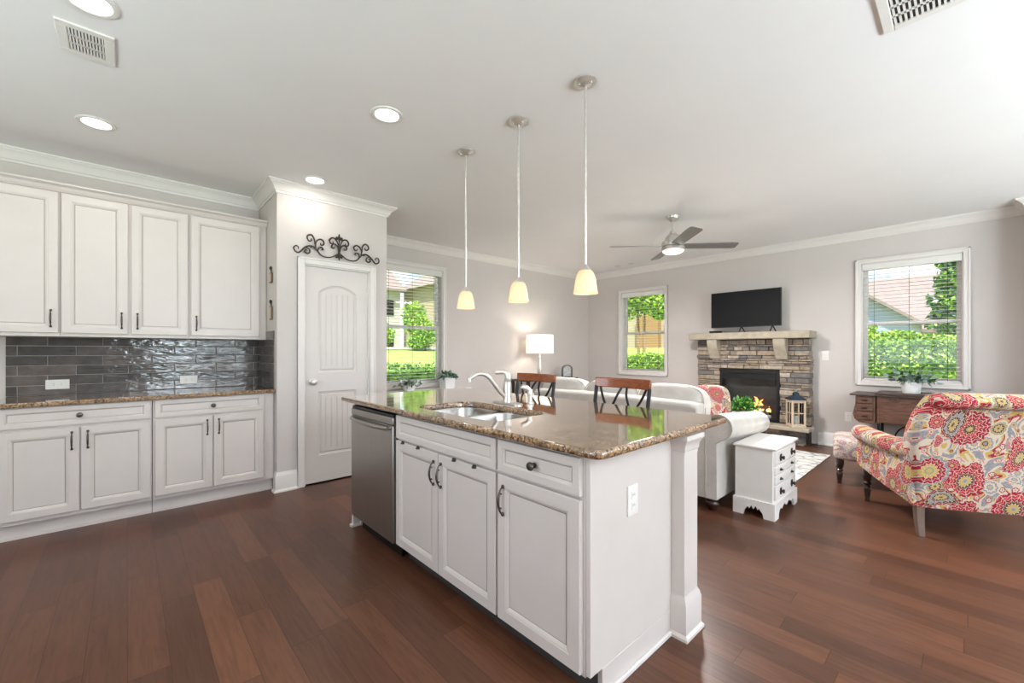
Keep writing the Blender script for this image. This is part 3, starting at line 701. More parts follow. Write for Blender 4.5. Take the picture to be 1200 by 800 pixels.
cabinet('drawer_cabinet', 'white island cabinet at the granite corner with one drawer over one door', (-1.368, YI, 0), 0, .458, .095, .873, .58,
        [(.006, .448, .108, .720, .046, .618)], [(.006, .448, .733, .868, .227)], toe=None)
# small cabinet-top clips above the sink doors
for k, x in enumerate((-2.19, -2.02, -1.68, -1.52)):
    mb = MB(); mb.box(x-.011, x+.011, YI-.006, YI-.0005, .712, .7275); mb.tube([(x-.006, YI-.006, .7205), (x-.006, YI-.012, .714), (x+.006, YI-.012, .714), (x+.006, YI-.006, .7205)], .003, 6)
    tag(mb.build('cabinet_clip', M['bronze']), ('dark clip over the sink doors, farthest from the granite corner', 'dark clip over the sink doors beside the left door handle',
        'dark clip over the sink doors just past the right door handle', 'dark clip over the sink doors, nearest the drawer cabinet')[k], 'clip', 'clips above the sink doors')
dw = thing('dishwasher', 'stainless steel dishwasher at the far end of the island', 'dishwasher', (-2.607, YI, 0))
x0, x1 = -2.918, -2.296
mb = MB(); mb.box(x0+.01, x1-.01, YI+.03, YI+.55, .10, .868); mb.build('body', M['slot'], dw)
mb = MB(); mb.box(x0, x1, YI-.012, YI+.03, .105, .80); mb.build('door', M['steel'], dw, bev=.004)
mb = MB(); mb.box(x0, x1, YI-.012, YI+.03, .803, .848); cpn = mb.build('control_panel', M['steel'], dw, bev=.004)
mb = MB(); mb.box(x0+.004, x1-.004, YI-.004, YI+.03, .849, .866); mb.build('vent_strip', M['black'], dw)
mb = MB(); hp = [(x0+.035+.545*k/12, YI-.024-.026*math.sin(PI*k/12)**.6, .782) for k in range(13)]
mb.tube(hp, .013, 10); mb.tube([hp[0], (hp[0][0], YI-.012, .782)], .011, 8); mb.tube([hp[-1], (hp[-1][0], YI-.012, .782)], .011, 8); mb.build('handle', M['steel'], dw)
mb = MB(); mb.box(x0+.02, x1-.02, YI+.06, YI+.08, 0, .10); mb.build('kick_plate', M['black'], dw)
# granite top with the sink opening
CX0, CX1, CY0, CY1 = -3.10, -.812, 1.135, 2.235; SX0, SX1, SY0, SY1 = -2.245, -1.50, 1.255, 1.665
mb = MB(); Z0, Z1 = ZC, .914
oo = lambda ins, z: rrect(CX0+ins, CX1-ins, CY0+ins, CY1-ins, .05-ins, z)
ii = lambda ins, z: rrect(SX0-ins, SX1+ins, SY0-ins, SY1+ins, .10+ins, z)
rings = [oo(.012, Z0), oo(.003, Z0+.004), oo(0, Z0+.011), oo(0, Z1-.011), oo(.003, Z1-.003), oo(.010, Z1), oo(.0115, Z1), oo(.014, Z1), ii(.008, Z1), ii(.006, Z1), ii(.004, Z1), ii(0, Z1-.004), ii(0, Z0), oo(.012, Z0)]
mb.loft(rings, cap=False); tag(mb.build('island_countertop', M['granite'], sharp=50), 'polished brown granite slab with rounded corners on the island', 'countertop')
sk = thing('kitchen_sink', 'double-bowl stainless sink set under the granite island top', 'sink', (-1.9, 1.46, ZC-.2))
for nm, a, b, dp in (('basin', SX0-.006, -1.895, .20), ('basin', -1.875, SX1+.006, .17)):
    mb = MB(); c, e = SY0-.006, SY1+.006; z = ZC-.0015
    g = lambda i, zz, r: rrect(a+i, b-i, c+i, e-i, max(.02, r), zz)
    mb.loft([g(-.0095, z-.002, .09), g(-.0095, z, .09), g(0, z, .085), g(.006, z-.012, .08), g(.012, z-dp+.04, .075), g(.035, z-dp, .055), g(.06, z-dp-.004, .04)], cap=False)
    q = g(.06, z-dp-.004, .04); mb.add(q, [tuple(range(len(q)))])
    bs = mb.build('basin', M['sink'], sk)
    mb = MB(); cx, cy = (a+b)/2, (c+e)/2; mb.lathe([(.045, z-dp-.003), (.045, z-dp), (.038, z-dp+.001), (.03, z-dp-.002)], (cx, cy, 0), 20); mb.build('drain', M['chrome'], bs)
fc = thing('kitchen_faucet', 'brushed nickel kitchen faucet with a long swan spout behind the sink', 'faucet', (-1.955, 1.755, .9145))
fx, fy = -1.955, 1.755
mb = MB(); mb.loft([rrect(fx-.125, fx+.125, fy-.032, fy+.032, .031, .9145), rrect(fx-.125, fx+.125, fy-.032, fy+.032, .031, .920), rrect(fx-.118, fx+.118, fy-.026, fy+.026, .025, .925)]); mb.build('base_plate', M['nickel'], fc)
mb = MB(); mb.lathe([(.030, .924), (.029, .95), (.026, .985), (.027, 1.02), (.025, 1.045), (.018, 1.058)], (fx, fy, 0), 20); mb.build('body', M['nickel'], fc)
mb = MB(); sp = smooth_path([(fx, fy-.012, .955), (fx-.004, fy-.065, 1.00), (fx-.010, fy-.12, 1.065), (fx-.015, fy-.165, 1.10), (fx-.02, fy-.21, 1.108), (fx-.024, fy-.25, 1.095), (fx-.027, fy-.275, 1.075)], 6)
mb.tube(sp, [.0145-.004*k/len(sp) for k in range(len(sp))], 12); e = sp[-1]; mb.lathe([(.014, -.012), (.0145, .012)], tuple(e), 14); mb.build('spout', M['nickel'], fc)
mb = MB(); mb.tube(smooth_path([(fx, fy, 1.05), (fx+.008, fy+.0, 1.085), (fx-.01, fy-.015, 1.112), (fx-.055, fy-.05, 1.108)], 5), [.020, .021, .022, .022, .022, .021, .02, .019, .018, .017, .016, .015, .0145, .014, .013, .011], 12)
mb.build('lever', M['nickel'], fc)
sx_, sy_ = -1.80, 1.80
mb = MB(); mb.lathe([(.024, .9145), (.024, .921), (.016, .926), (.015, .96), (.018, .985), (.017, 1.005), (.012, 1.012)], (sx_, sy_, 0), 16)
sd = thing('side_sprayer', 'nickel side spray standing beside the faucet', 'sprayer', (sx_, sy_, .9145)); mb.build('spray_body', M['nickel'], sd)
mb = MB(); mb.tube([(sx_, sy_+.002, 1.0), (sx_-.01, sy_-.02, 1.022), (sx_-.022, sy_-.048, 1.03)], [.014, .017, .014], 12); mb.build('spray_head', M['nickel'], sd)
plate('white outlet on the end panel of the island', (IX1, 1.45, .665), R90, None)
# counter stools at the far side of the island
def stool(loc, label):
    r = thing('counter_stool', label, 'stool', loc, 0, 'stools along the island')
    # local: faces -y, back at +y
    mb = MB(); n = 10
    def rail(z0, z1, bow, th, hw): return [[(x, bow*(1-(x/hw)**2)-th/2+.145+yo, z0), (x, bow*(1-(x/hw)**2)+th/2+.145+yo, z0), (x, bow*(1-(x/hw)**2)+th/2+.15+yo, z1), (x, bow*(1-(x/hw)**2)-th/2+.15+yo, z1)] for x in [-hw+2*hw*k/n for k in range(n+1)]]
    yo = .055
    mb.loft(rail(1.002, 1.066, .035, .022, .205)); mb.build('top_rail', M['cherry'], r, local=True, bev=.006)
    for s in (-1, 1):
        mb = MB(); mb.tube(smooth_path([(s*.19, .175, 0), (s*.19, .165, .32), (s*.19, .16, .62), (s*.195, .17, .82), (s*.197, .20, 1.01)], 4), .0125, 8); mb.build('back_post', M['black'], r, local=True)
        mb = MB(); mb.tube([(s*.185, -.165, .60), (s*.20, -.185, 0)], [.016, .013], 8); mb.build('leg', M['black'], r, local=True)
        for (xa, xb) in ((s*.17, s*.085), (s*.02, s*.085)):
            mb = MB(); mb.tube(smooth_path([(xa, .222+.03*(1-(xa/.2)**2)-.022, 1.004), (xa+(xb-xa)*.22, .20, .955), (xa+(xb-xa)*.56, .188, .90), (xb, .175, .845)], 4), .008, 6); mb.build('back_bar', M['black'], r, local=True)
    mb = MB(); mb.loft(rail(.80, .83, .015, .018, .19)); 
    for i, q in enumerate(mb.v): mb.v[i] = (q[0], q[1]-.03, q[2])
    mb.build('lower_rail', M['black'], r, local=True)
    mb = MB(); mb.pillow((0, -.01, .635), (.21, .20, .035), .4, .3); mb.build('seat', M['cherry'], r, local=True)
    for z, y in ((.22, -.178), (.30, .168)):
        mb = MB(); mb.tube([(-.19, y, z), (.19, y, z)], .009, 8); mb.build('footrest', M['black'], r, local=True)
    return r
st = stool((-1.52, 2.16, 0), 'dark metal counter stool with cherry top rail, nearer the granite corner')
dup(st, (-2.30, 2.16, 0), None, 'dark metal counter stool with cherry top rail behind the faucet')

# ------------------------------------------------------------ ceiling fittings
def can(loc, label):
    r = thing('recessed_light', label, 'ceiling light', loc, 0, 'recessed kitchen ceiling lights')
    mb = MB(); mb.lathe([(.070, -.001), (.074, -.007), (.088, -.009), (.097, -.005), (.099, -.0003)], (0, 0, 0), 32, cap=False); mb.build('trim_ring', M['white'], r, local=True)
    mb = MB(); mb.lathe([(.071, -.0015), (.05, -.003), (.001, -.004)], (0, 0, 0), 32, cap=False); mb.build('lens', M['can'], r, local=True)
    return r
c0 = can((CANS[0][0], CANS[0][1], CEIL), 'lit recessed light above the sink side of the island')
for p, l in zip(CANS[1:], ('lit recessed light over the middle of the tiled counter', 'lit recessed light in front of the pantry door', 'lit recessed light cut by the top edge of the picture')):
    dup(c0, (p[0], p[1], CEIL), None, l)
for p in CANS: light('ceiling_lamp', 'AREA', (p[0], p[1], CEIL-.012), CAN_W, .14, color=(1, .95, .88))
for p, l in (((-3.915, 6.37), 'small flat ceiling disc beyond the fan, nearer the fireplace'), ((-4.19, 6.37), 'small flat ceiling disc beyond the fan, nearer the corner')):
    mb = MB(); mb.lathe([(.0, -.004), (.045, -.005), (.055, -.003), (.058, -.0003)], (p[0], p[1], CEIL), 20, cap=False)
    tag(mb.build('ceiling_disc', M['nickel']), l, 'ceiling disc', 'flat discs in the living room ceiling')
def vent(label, x0, x1, y0, y1, rows, along):
    r = thing('ceiling_vent', label, 'vent', ((x0+x1)/2, (y0+y1)/2, CEIL))
    z = CEIL; b = .038
    mb = MB()
    for q in ((x0, x0+b, y0, y1), (x1-b, x1, y0, y1), (x0+b, x1-b, y0, y0+b), (x0+b, x1-b, y1-b, y1)): mb.box(*q, z-.010, z-.0005)
    mb.build('frame', M['white'], r, bev=.003)
    mb = MB(); mb.box(x0+b, x1-b, y0+b, y1-b, z-.002, z-.0008); mb.build('backing', M['slot'], r)
    mb = MB()
    if along == 'x':        # rows of short blades, rows stacked in x
        dx = (x1-x0-2*b)/rows
        for k in range(rows):
            a0 = x0+b+k*dx
            mb.box(a0-.004, a0+.004, y0+b, y1-b, z-.009, z-.002)
            n = 11
            for j in range(n): yy = y0+b+(y1-y0-2*b)*(j+.5)/n; mb.box(a0, a0+dx, yy-.0035, yy+.0035, z-.009, z-.002)
    else:
        dy = (y1-y0-2*b)/rows
        for k in range(rows):
            a0 = y0+b+k*dy
            mb.box(x0+b, x1-b, a0-.006, a0+.006, z-.009, z-.002)
            n = 18
            for j in range(n): xx = x0+b+(x1-x0-2*b)*(j+.5)/n; mb.box(xx-.004, xx+.004, a0, a0+dy, z-.009, z-.002)
    mb.build('louvres', M['white'], r)
vent('white louvred ceiling vent near the lights over the tiled counter', -3.03, -2.757, -.245, -.045, 3, 'x')
vent('white louvred ceiling vent cut by the top edge, above the armchair side', -.27, .12, 2.26, 2.625, 4, 'y')
def pendant(loc, label):
    r = thing('pendant_light', label, 'pendant light', loc, 0, 'pendant lights over the island')
    mb = MB(); mb.lathe([(.062, -.0005), (.062, -.010), (.050, -.020), (.030, -.028), (.012, -.034)], (0, 0, 0), 28); cn = mb.build('canopy', M['nickel'], r, local=True)
    for a in (0, 2.1, 4.2): mb = MB(); mb.ball((.036*math.cos(a), .036*math.sin(a), -.026), .006); mb.build('screw', M['nickel'], cn, local=True)
    mb = MB(); mb.tube([(0, 0, -.03), (0, 0, -1.03)], .0065, 10); mb.lathe([(.0085, -.50), (.0085, -.53)], (0, 0, 0), 10); mb.build('rod', M['nickel'], r, local=True)
    mb = MB(); mb.lathe([(.008, -1.018), (.016, -1.028), (.026, -1.040), (.032, -1.050), (.028, -1.054)], (0, 0, 0), 24); mb.build('socket_cap', M['nickel'], r, local=True)
    prof = [(.024, -1.048), (.038, -1.055), (.047, -1.072), (.053, -1.093), (.058, -1.118), (.062, -1.147), (.066, -1.172), (.067, -1.178)]
    mb = MB(); mb.lathe(prof+[(a-.004, z) for a, z in prof[::-1]], (0, 0, 0), 32, cap=False); mb.build('glass_shade', M['pshade'], r, local=True)
    mb = MB(); mb.ball((0, 0, -1.12), (.022, .022, .030)); mb.build('bulb', M['bulb'], r, local=True)
    return r
PX = [-1.433, -1.972, -2.545]
p0 = pendant((PX[0], 1.868, CEIL), 'warm lit pendant lamp nearest the granite corner, largest of the three')
dup(p0, (PX[1], 1.868, CEIL), None, 'warm lit pendant lamp, the middle of three over the island')
dup(p0, (PX[2], 1.868, CEIL), None, 'warm lit pendant lamp nearest the pantry, smallest of the three')
for x in PX: light('pendant_bulb', 'POINT', (x, 1.868, CEIL-1.155), .14, .03, color=(1, .80, .58))
fan = thing('ceiling_fan', 'brushed nickel four-blade ceiling fan with a glass bowl light', 'ceiling fan', (-2.214, 4.455, CEIL))
F0 = (-2.214, 4.455)
mb = MB(); mb.lathe([(.065, CEIL-.0005), (.066, CEIL-.012), (.055, CEIL-.04), (.03, CEIL-.06), (.016, CEIL-.064)], (*F0, 0), 28); mb.build('canopy', M['nickel'], fan)
mb = MB(); mb.tube([(*F0, CEIL-.06), (*F0, CEIL-.20)], .013, 12); mb.lathe([(.014, CEIL-.16), (.034, CEIL-.17), (.036, CEIL-.20), (.05, CEIL-.21)], (*F0, 0), 20); mb.build('downrod', M['nickel'], fan)
mb = MB(); mb.lathe([(.03, CEIL-.205), (.062, CEIL-.215), (.085, CEIL-.245), (.092, CEIL-.275), (.118, CEIL-.285), (.122, CEIL-.30), (.118, CEIL-.335), (.105, CEIL-.342), (.12, CEIL-.35), (.124, CEIL-.375), (.115, CEIL-.385)], (*F0, 0), 32); mb.build('motor', M['nickel'], fan)
mb = MB(); mb.lathe([(.114, CEIL-.380), (.108, CEIL-.40), (.085, CEIL-.415), (.045, CEIL-.425), (.002, CEIL-.428)], (*F0, 0), 32); mb.build('light_bowl', M['fanlight'], fan)
M['blade'] = plain('fan_blade_laminate', srgb(122, 119, 116), .4, .2, var=.06, nscale=6, stretch=(3, 3, 30))
for k in range(4):
    a = PI/4+k*PI/2; R = Matrix.Rotation(a, 4, 'Z') @ Matrix.Rotation(math.radians(-13), 4, 'X'); mb = MB()
    ol = [(.10, -.050), (.20, -.062), (.62, -.072), (.675, -.068), (.69, -.05), (.69, .045), (.66, .058), (.2, .058), (.10, .045)]
    tr = lambda x, y, z: tuple(R @ Vector((x, y, z)) + Vector((*F0, CEIL-.335)))
    mb.loft([[tr(x, y, -.004) for x, y in ol], [tr(x, y, .004) for x, y in ol]]); mb.build('blade', M['blade'], fan, bev=.002)

# ------------------------------------------------------------ decor round the pantry
ir = thing('iron_scroll', 'dark wrought iron scroll ornament above the pantry door', 'wall decor', (XP+.012, 1.498, 2.155))
mb = MB(); X0 = XP+.034
half = [[(.0, .03), (.03, .005), (.075, -.022), (.13, -.03), (.175, -.012), (.205, .025), (.235, .05), (.268, .053), (.305, .035), (.335, .002), (.362, -.022), (.392, -.012), (.40, .018), (.382, .036), (.362, .026), (.366, .010)],
        [(.30, .036), (.272, .022), (.266, -.004), (.286, -.02), (.308, -.008), (.303, .012), (.290, .010)],
        [(.215, .038), (.222, .08), (.228, .125), (.252, .155), (.282, .146), (.288, .115), (.27, .098), (.252, .106), (.256, .122)],
        [(.212, .035), (.214, .085), (.195, .12), (.165, .128), (.142, .108), (.148, .080), (.170, .078), (.172, .096)],
        [(.195, .012), (.188, .045), (.165, .056), (.15, .038), (.165, .03)],
        [(.004, .05), (.012, .11), (.035, .155), (.068, .162), (.09, .135), (.08, .108), (.058, .112), (.06, .130)],
        [(.006, .03), (.014, .08), (.04, .108), (.066, .098), (.07, .072), (.05, .066), (.046, .08)]]
for s in (-1, 1):
    for pth in half:
        pts = smooth_path([(X0+(.006 if i % 2 else 0), 1.498+s*p[0]*1.0, 2.155+p[1]) for i, p in enumerate(pth)], 5)
        n = len(pts); mb.tube(pts, [.0042+.0035*math.sin(PI*k/(n-1)) for k in range(n)], 7)
mb.build('scrolls', M['iron'], ir)
mb = MB()
for z, r_ in ((2.155, .030), (2.325, .028)):
    for dy, dz, a, b in ((0, 0, .4, 1), (-.022, -.004, .45, .62), (.022, -.004, .45, .62), (0, .028, .25, .5), (0, -.03, .2, .4)): mb.ball((X0, 1.498+dy, z+dz), (.012, r_*a, r_*b), n=10)
mb.tube([(X0, 1.498, 2.15), (X0, 1.498, 2.34)], .005, 8); mb.build('finials', M['iron'], ir)
mb = MB(); 
for s in (-.25, .25): mb.tube([(XP+.001, 1.498+s, 2.20), (X0, 1.498+s, 2.20)], .004, 6)
mb.build('wall_pins', M['iron'], ir)
for z, h_, nm, lb in ((1.925, .125, 'wall_hanging', 'small carved wall hanging on the pantry side wall, upper of two'), (1.605, .155, 'wall_hanging', 'small framed tag hanging below the carved one on the pantry side wall')):
    r = thing(nm, lb, 'wall hanging', (-4.29, YP0-.001, z), 0, 'little hangings by the wall cabinets')
    mb = MB(); mb.box(-4.33, -4.25, YP0-.016, YP0-.002, z-h_/2, z+h_/2-.03); mb.build('plaque', M['gwood'], r, bev=.006)
    mb = MB(); mb.box(-4.318, -4.262, YP0-.0175, YP0-.016, z-h_/2+.012, z+h_/2-.042); mb.build('face', M['pine'], r)
    mb = MB(); mb.tube([(-4.31, YP0-.008, z+h_/2-.03), (-4.29, YP0-.008, z+h_/2+.02), (-4.27, YP0-.008, z+h_/2-.03)], .003, 6); mb.ball((-4.29, YP0-.012, z+h_/2+.01), (.022, .010, .018)); mb.build('hanger', M['iron'], r)

# ------------------------------------------------------------ fireplace
FX0, FX1, FY = -2.89, -1.412, 6.62
fp = thing('fireplace', 'stacked ledge stone fireplace with stone mantel, gas fire and raised hearth', 'fireplace', (-2.15, 6.7, 0))
bx0, bx1, bz0, bz1 = -2.545, -1.762, .262, .968
mb = MB()
for q in ((FX0+.02, bx0, .0, 1.41), (bx1, FX1-.02, .0, 1.41), (bx0, bx1, bz1, 1.41)): mb.box(q[0], q[1], FY+.02, YF-.001, q[2], q[3], 7)
mb.box(bx0, bx1, FY+.02, YF-.001, 0, .245, 7)
def stones(mb, x0, x1, z0, z1, face, cut=None):
    z = z0
    while z < z1-.004:
        h_ = min(random.choice((.028, .036, .046, .056, .07)), z1-z)
        if z1-z-h_ < .02: h_ = z1-z
        x = x0-random.uniform(0, .05)
        while x < x1:
            ww = random.uniform(.09, .30); a, b = max(x, x0), min(x+ww, x1)
            x += ww
            segs = [(a, b)]
            if cut and z+h_ > cut[2] and z < cut[3]:
                segs = [(a, min(b, cut[0])), (max(a, cut[1]), b)]
            for s0, s1 in segs:
                if s1-s0 < .02: continue
                d = random.uniform(.0, .028); k = random.randrange(7); g = .0022
                j = lambda: random.uniform(-.003, .003)
                s0_, s1_ = s0+g+(random.uniform(-.010, .008) if s0 <= x0+1e-6 else 0), s1-g+(random.uniform(-.008, .010) if s1 >= x1-1e-6 else 0)
                ring = lambda i, y: [(s0_+i, y+j(), z+g+i), (s1_-i, y+j(), z+g+i), (s1_-i, y+j(), z+h_-g-i), (s0_+i, y+j(), z+h_-g-i)]
                mb.loft([[(p[0], FY+.10 if face < 6.55 else YF-.002, p[2]) for p in ring(0, 0)], ring(0, face-d+.006), ring(.005, face-d-.002)], k)
        z += h_
stones(mb, FX0, FX1, .255, 1.405, FY+.012, (bx0, bx1, bz0-.02, bz1))
fp_st = mb.build('stone_surround', STONES+[M['mortar']], fp, sharp=35)
mb = MB(); ml = rrect(-2.955, -1.378, 6.40, YF-.002, .012, 1.415)
def rough(p, a=.004): return (p[0]+random.uniform(-a, a), p[1]+random.uniform(-a, a) if p[1] < 6.7 else p[1], p[2])
mb.box(-2.945, -1.375, 6.43, YF-.002, 1.413, 1.512); mb.build('mantel', M['mantel'], fp, bev=.012, seg=3)
for cx in (-2.61, -1.73):
    mb = MB(); cw = .072
    mb.prism([(FY+.0, 1.412), (6.45, 1.412), (6.46, 1.34), (6.50, 1.26), (6.555, 1.18), (6.575, 1.13), (FY+.0, 1.13)], 'x', cx-cw, cx+cw); mb.build('corbel', M['mantel'], fp, bev=.008)
mb = MB()
for q in ((bx0, bx0+.035, bz0, bz1), (bx1-.035, bx1, bz0, bz1), (bx0+.035, bx1-.035, bz1-.05, bz1), (bx0+.035, bx1-.035, bz0, bz0+.05)): mb.box(q[0], q[1], FY-.02, FY+.015, q[2], q[3])
fr = mb.build('firebox_frame', M['black'], fp, bev=.004)
mb = MB(); mb.box(bx0+.035, bx1-.035, FY-.012, FY-.008, bz1-.13, bz1-.05); mb.build('hood', M['black'], fr)
mb = MB(); mb.box(bx0+.002, bx1-.002, YF-.02, YF-.004, bz0, bz1); mb.box(bx0+.002, bx1-.002, FY+.02, YF-.02, bz0, bz0+.03); mb.build('firebox', M['firebox'], fp)
mb = MB()
for a, b, r_ in (((-2.42, 6.70, .335), (-1.90, 6.68, .345), .042), ((-2.38, 6.74, .40), (-2.02, 6.70, .43), .036), ((-2.20, 6.69, .41), (-1.92, 6.73, .44), .032)): mb.tube([a, tuple((np.array(a)+np.array(b))/2+np.array((0, 0, .012))), b], [r_, r_*1.1, r_*.9], 10)
mb.build('logs', M['log'], fp)
mb = MB(); mc = MB()
for k in range(16):
    x = random.uniform(-2.32, -1.90); y = random.uniform(6.68, 6.74); h_ = random.uniform(.10, .24)*(1-.6*abs(x+2.1)/.3); r_ = random.uniform(.012, .022)
    dx = random.uniform(-.03, .03)
    mb.tube(smooth_path([(x, y, .36), (x+dx, y, .36+h_*.4), (x-dx*.6, y, .36+h_*.75), (x+dx, y, .36+h_)], 3), [r_*math.sin(PI*(.25+.75*k_/9))+.001 for k_ in range(10)], 8)
    mc.tube(smooth_path([(x+.012, y-.012, .37), (x-dx, y-.012, .37+h_*.3), (x+dx*.4, y-.012, .37+h_*.55)], 3), [r_*.55*math.sin(PI*(.25+.75*k_/6))+.001 for k_ in range(7)], 8)
mb.build('flames', M['flame'], fp); mc.build('flame_tips', M['ember'], fp)
mb = MB(); mb.box(bx0+.035, bx1-.035, FY-.004, FY-.001, bz0+.05, bz1-.05); mb.build('glass_front', M['glass'], fp)
mb = MB(); stones(mb, -2.86, -1.455, 0, .198, 6.47); mb.box(-2.85, -1.465, 6.478, YF-.001, 0, .198, 7); mb.build('hearth_base', STONES+[M['mortar']], fp, sharp=35)
mb = MB(); mb.box(-2.935, -1.365, 6.35, FY-.022, .20, .252); mb.build('hearth_slab', M['mantel'], fp, bev=.010, seg=3)
# television, box, lantern
tv = thing('television', 'black flat television standing on the stone mantel', 'television', (-2.2, 6.60, 1.513))
tx0, tx1 = -2.665, -1.73
mb = MB(); mb.box(tx0, tx1, 6.585, 6.61, 1.592, 2.118); mb.box(tx0+.15, tx1-.15, 6.61, 6.645, 1.65, 1.95); mb.build('housing', M['black'], tv, bev=.003)
mb = MB(); mb.box(tx0+.008, tx1-.008, 6.582, 6.5855, 1.606, 2.110); mb.build('screen', M['screen'], tv)
for x in (-2.24, -1.84):
    mb = MB(); mb.tube([(x, 6.60, 1.60), (x-.012, 6.53, 1.518)], .008, 8); mb.tube([(x, 6.60, 1.60), (x+.02, 6.68, 1.518)], .008, 8); mb.build('foot', M['black'], tv)
mb = MB(); mb.box(-2.66, -2.50, 6.50, 6.57, 1.513, 1.543); tag(mb.build('media_box', M['black'], bev=.004), 'small black media box on the mantel under the television', 'media box')
mb = MB(); mb.tube(smooth_path([(-2.495, 6.49, 1.518), (-2.44, 6.48, 1.53), (-2.36, 6.47, 1.517), (-2.2, 6.48, 1.517), (-2.05, 6.47, 1.53), (-1.95, 6.48, 1.517)], 5), .003, 6)
tag(mb.build('cable', M['black']), 'thin black cable lying along the mantel below the television', 'cable')
lt = thing('lantern', 'whitewashed wooden lantern with dark blue metal roof on the hearth', 'lantern', (-1.535, 6.470, .253), math.radians(38))
h_ = .072
mb = MB(); mb.box(-.085, .085, -.085, .085, 0, .018); mb.build('base', M['pine'], lt, local=True, bev=.003)
mb = MB(); mb.box(-.085, .085, -.085, .085, .335, .352); mb.build('top_plate', M['pine'], lt, local=True, bev=.003)
for sx in (-1, 1):
    for sy in (-1, 1): mb = MB(); mb.box(sx*h_-.011, sx*h_+.011, sy*h_-.011, sy*h_+.011, .018, .335); mb.build('corner_post', M['pine'], lt, local=True)
for k in range(4):
    R = Matrix.Rotation(k*PI/2, 4, 'Z'); mb = MB()
    for q in ((-.061, .061, -.078, -.068, .018, .040), (-.061, .061, -.078, -.068, .315, .335), (-.006, .006, -.077, -.069, .04, .315), (-.061, .061, -.077, -.069, .172, .184)): mb.box(*q)
    mb.v = [tuple(R @ Vector(p)) for p in mb.v]; mb.build('side_lattice', M['pine'], lt, local=True)
    mb = MB(); mb.box(-.06, .06, -.0725, -.071, .04, .315); mb.v = [tuple(R @ Vector(p)) for p in mb.v]; mb.build('glass_panel', M['glass'], lt, local=True)
mb = MB(); sq = lambda a, z: [(-a, -a, z), (a, -a, z), (a, a, z), (-a, a, z)]
mb.loft([sq(.092, .353), sq(.092, .360), sq(.034, .408), sq(.030, .412)]); mb.loft([sq(.026, .412), sq(.026, .432)]); mb.loft([sq(.036, .433), sq(.012, .452), sq(.004, .456)]); mb.build('roof', M['navy'], lt, local=True)
mb = MB(); mb.tube([(.03*math.cos(a), 0, .472+.022*math.sin(a)) for a in [2*PI*k/16 for k in range(17)]], .003, 6); mb.build('ring', M['navy'], lt, local=True)
mb = MB(); mb.lathe([(.028, .018), (.028, .14), (.004, .143)], (0, 0, 0), 16); mb.build('candle', M['ceramic'], lt, local=True)

# ------------------------------------------------------------ living room
mb = MB(); mb.box(-3.75, -1.105, 4.26, 6.14, .0005, .011); tag(mb.build('area_rug', M['rug'], bev=.003), 'pale grey distressed rug under the sofa group before the fireplace', 'rug')
SXR, SXL, SY = -1.305, -3.42, 3.325
sf = thing('sofa', 'oatmeal linen sofa with rolled arms seen from behind the island', 'sofa', ((SXR+SXL)/2, 3.8, 0))
# back frame, bowed top edge
mb = MB(); rr = []
for x, t_ in ((SXL+.151, .004), (SXL+.22, .02), ((SXL+SXR)/2, .032), (SXR-.22, .02), (SXR-.151, .004)):
    z1 = .815+t_
    rr.append([(x, SY, .10), (x, SY+.22, .10), (x, SY+.22, z1-.04), (x, SY+.19, z1-.01), (x, SY+.12, z1), (x, SY+.03, z1-.004), (x, SY, z1-.03)])
mb.loft(rr); mb.build('back', M['sofa'], sf, bev=.012)
mb = MB(); mb.box(SXL+.151, SXR-.151, SY+.22, 4.22, .10, .34); mb.build('base', M['sofa'], sf, bev=.015)
for s, xs in ((1, SXR), (-1, SXL)):
    mb = MB(); rr = []
    for y, dz, k in ((SY+.0, .055, 1.0), (SY+.10, .055, 1.0), (SY+.45, .03, 1.0), (SY+.78, .005, 1.0), (SY+.88, 0, .98)):
        cz, cx, rad = .605+dz, xs+s*.015-s*.0, .098*k
        prof = [(xs-s*.15, .10), (xs, .10), (xs, .30), (xs-s*.003, .48+dz)]
        prof += [(cx+s*rad*math.cos(a), cz+rad*math.sin(a)) for a in np.linspace(-PI*.42, PI*1.05, 16)] if s else []
        prof += [(xs-s*.15, cz-.03)]
        rr.append([(px, y, pz_) for px, pz_ in prof])
    # soft rounded front end
    y, base = SY+.915, rr[-1]; cxm = sum(p[0] for p in base)/len(base); czm = .45
    rr.append([(cxm+(p[0]-cxm)*.86, y, max(.102, czm+(p[2]-czm)*.93)) for p in base])
    mb.loft(rr); arm = mb.build('arm', M['sofa'], sf, sharp=60)
    mb = MB(); mb.tube([(p[0]-0*s, SY-.003, p[2]) for p in rr[0][3:-1]], .005, 6); mb.build('piping', M['piping'], arm)
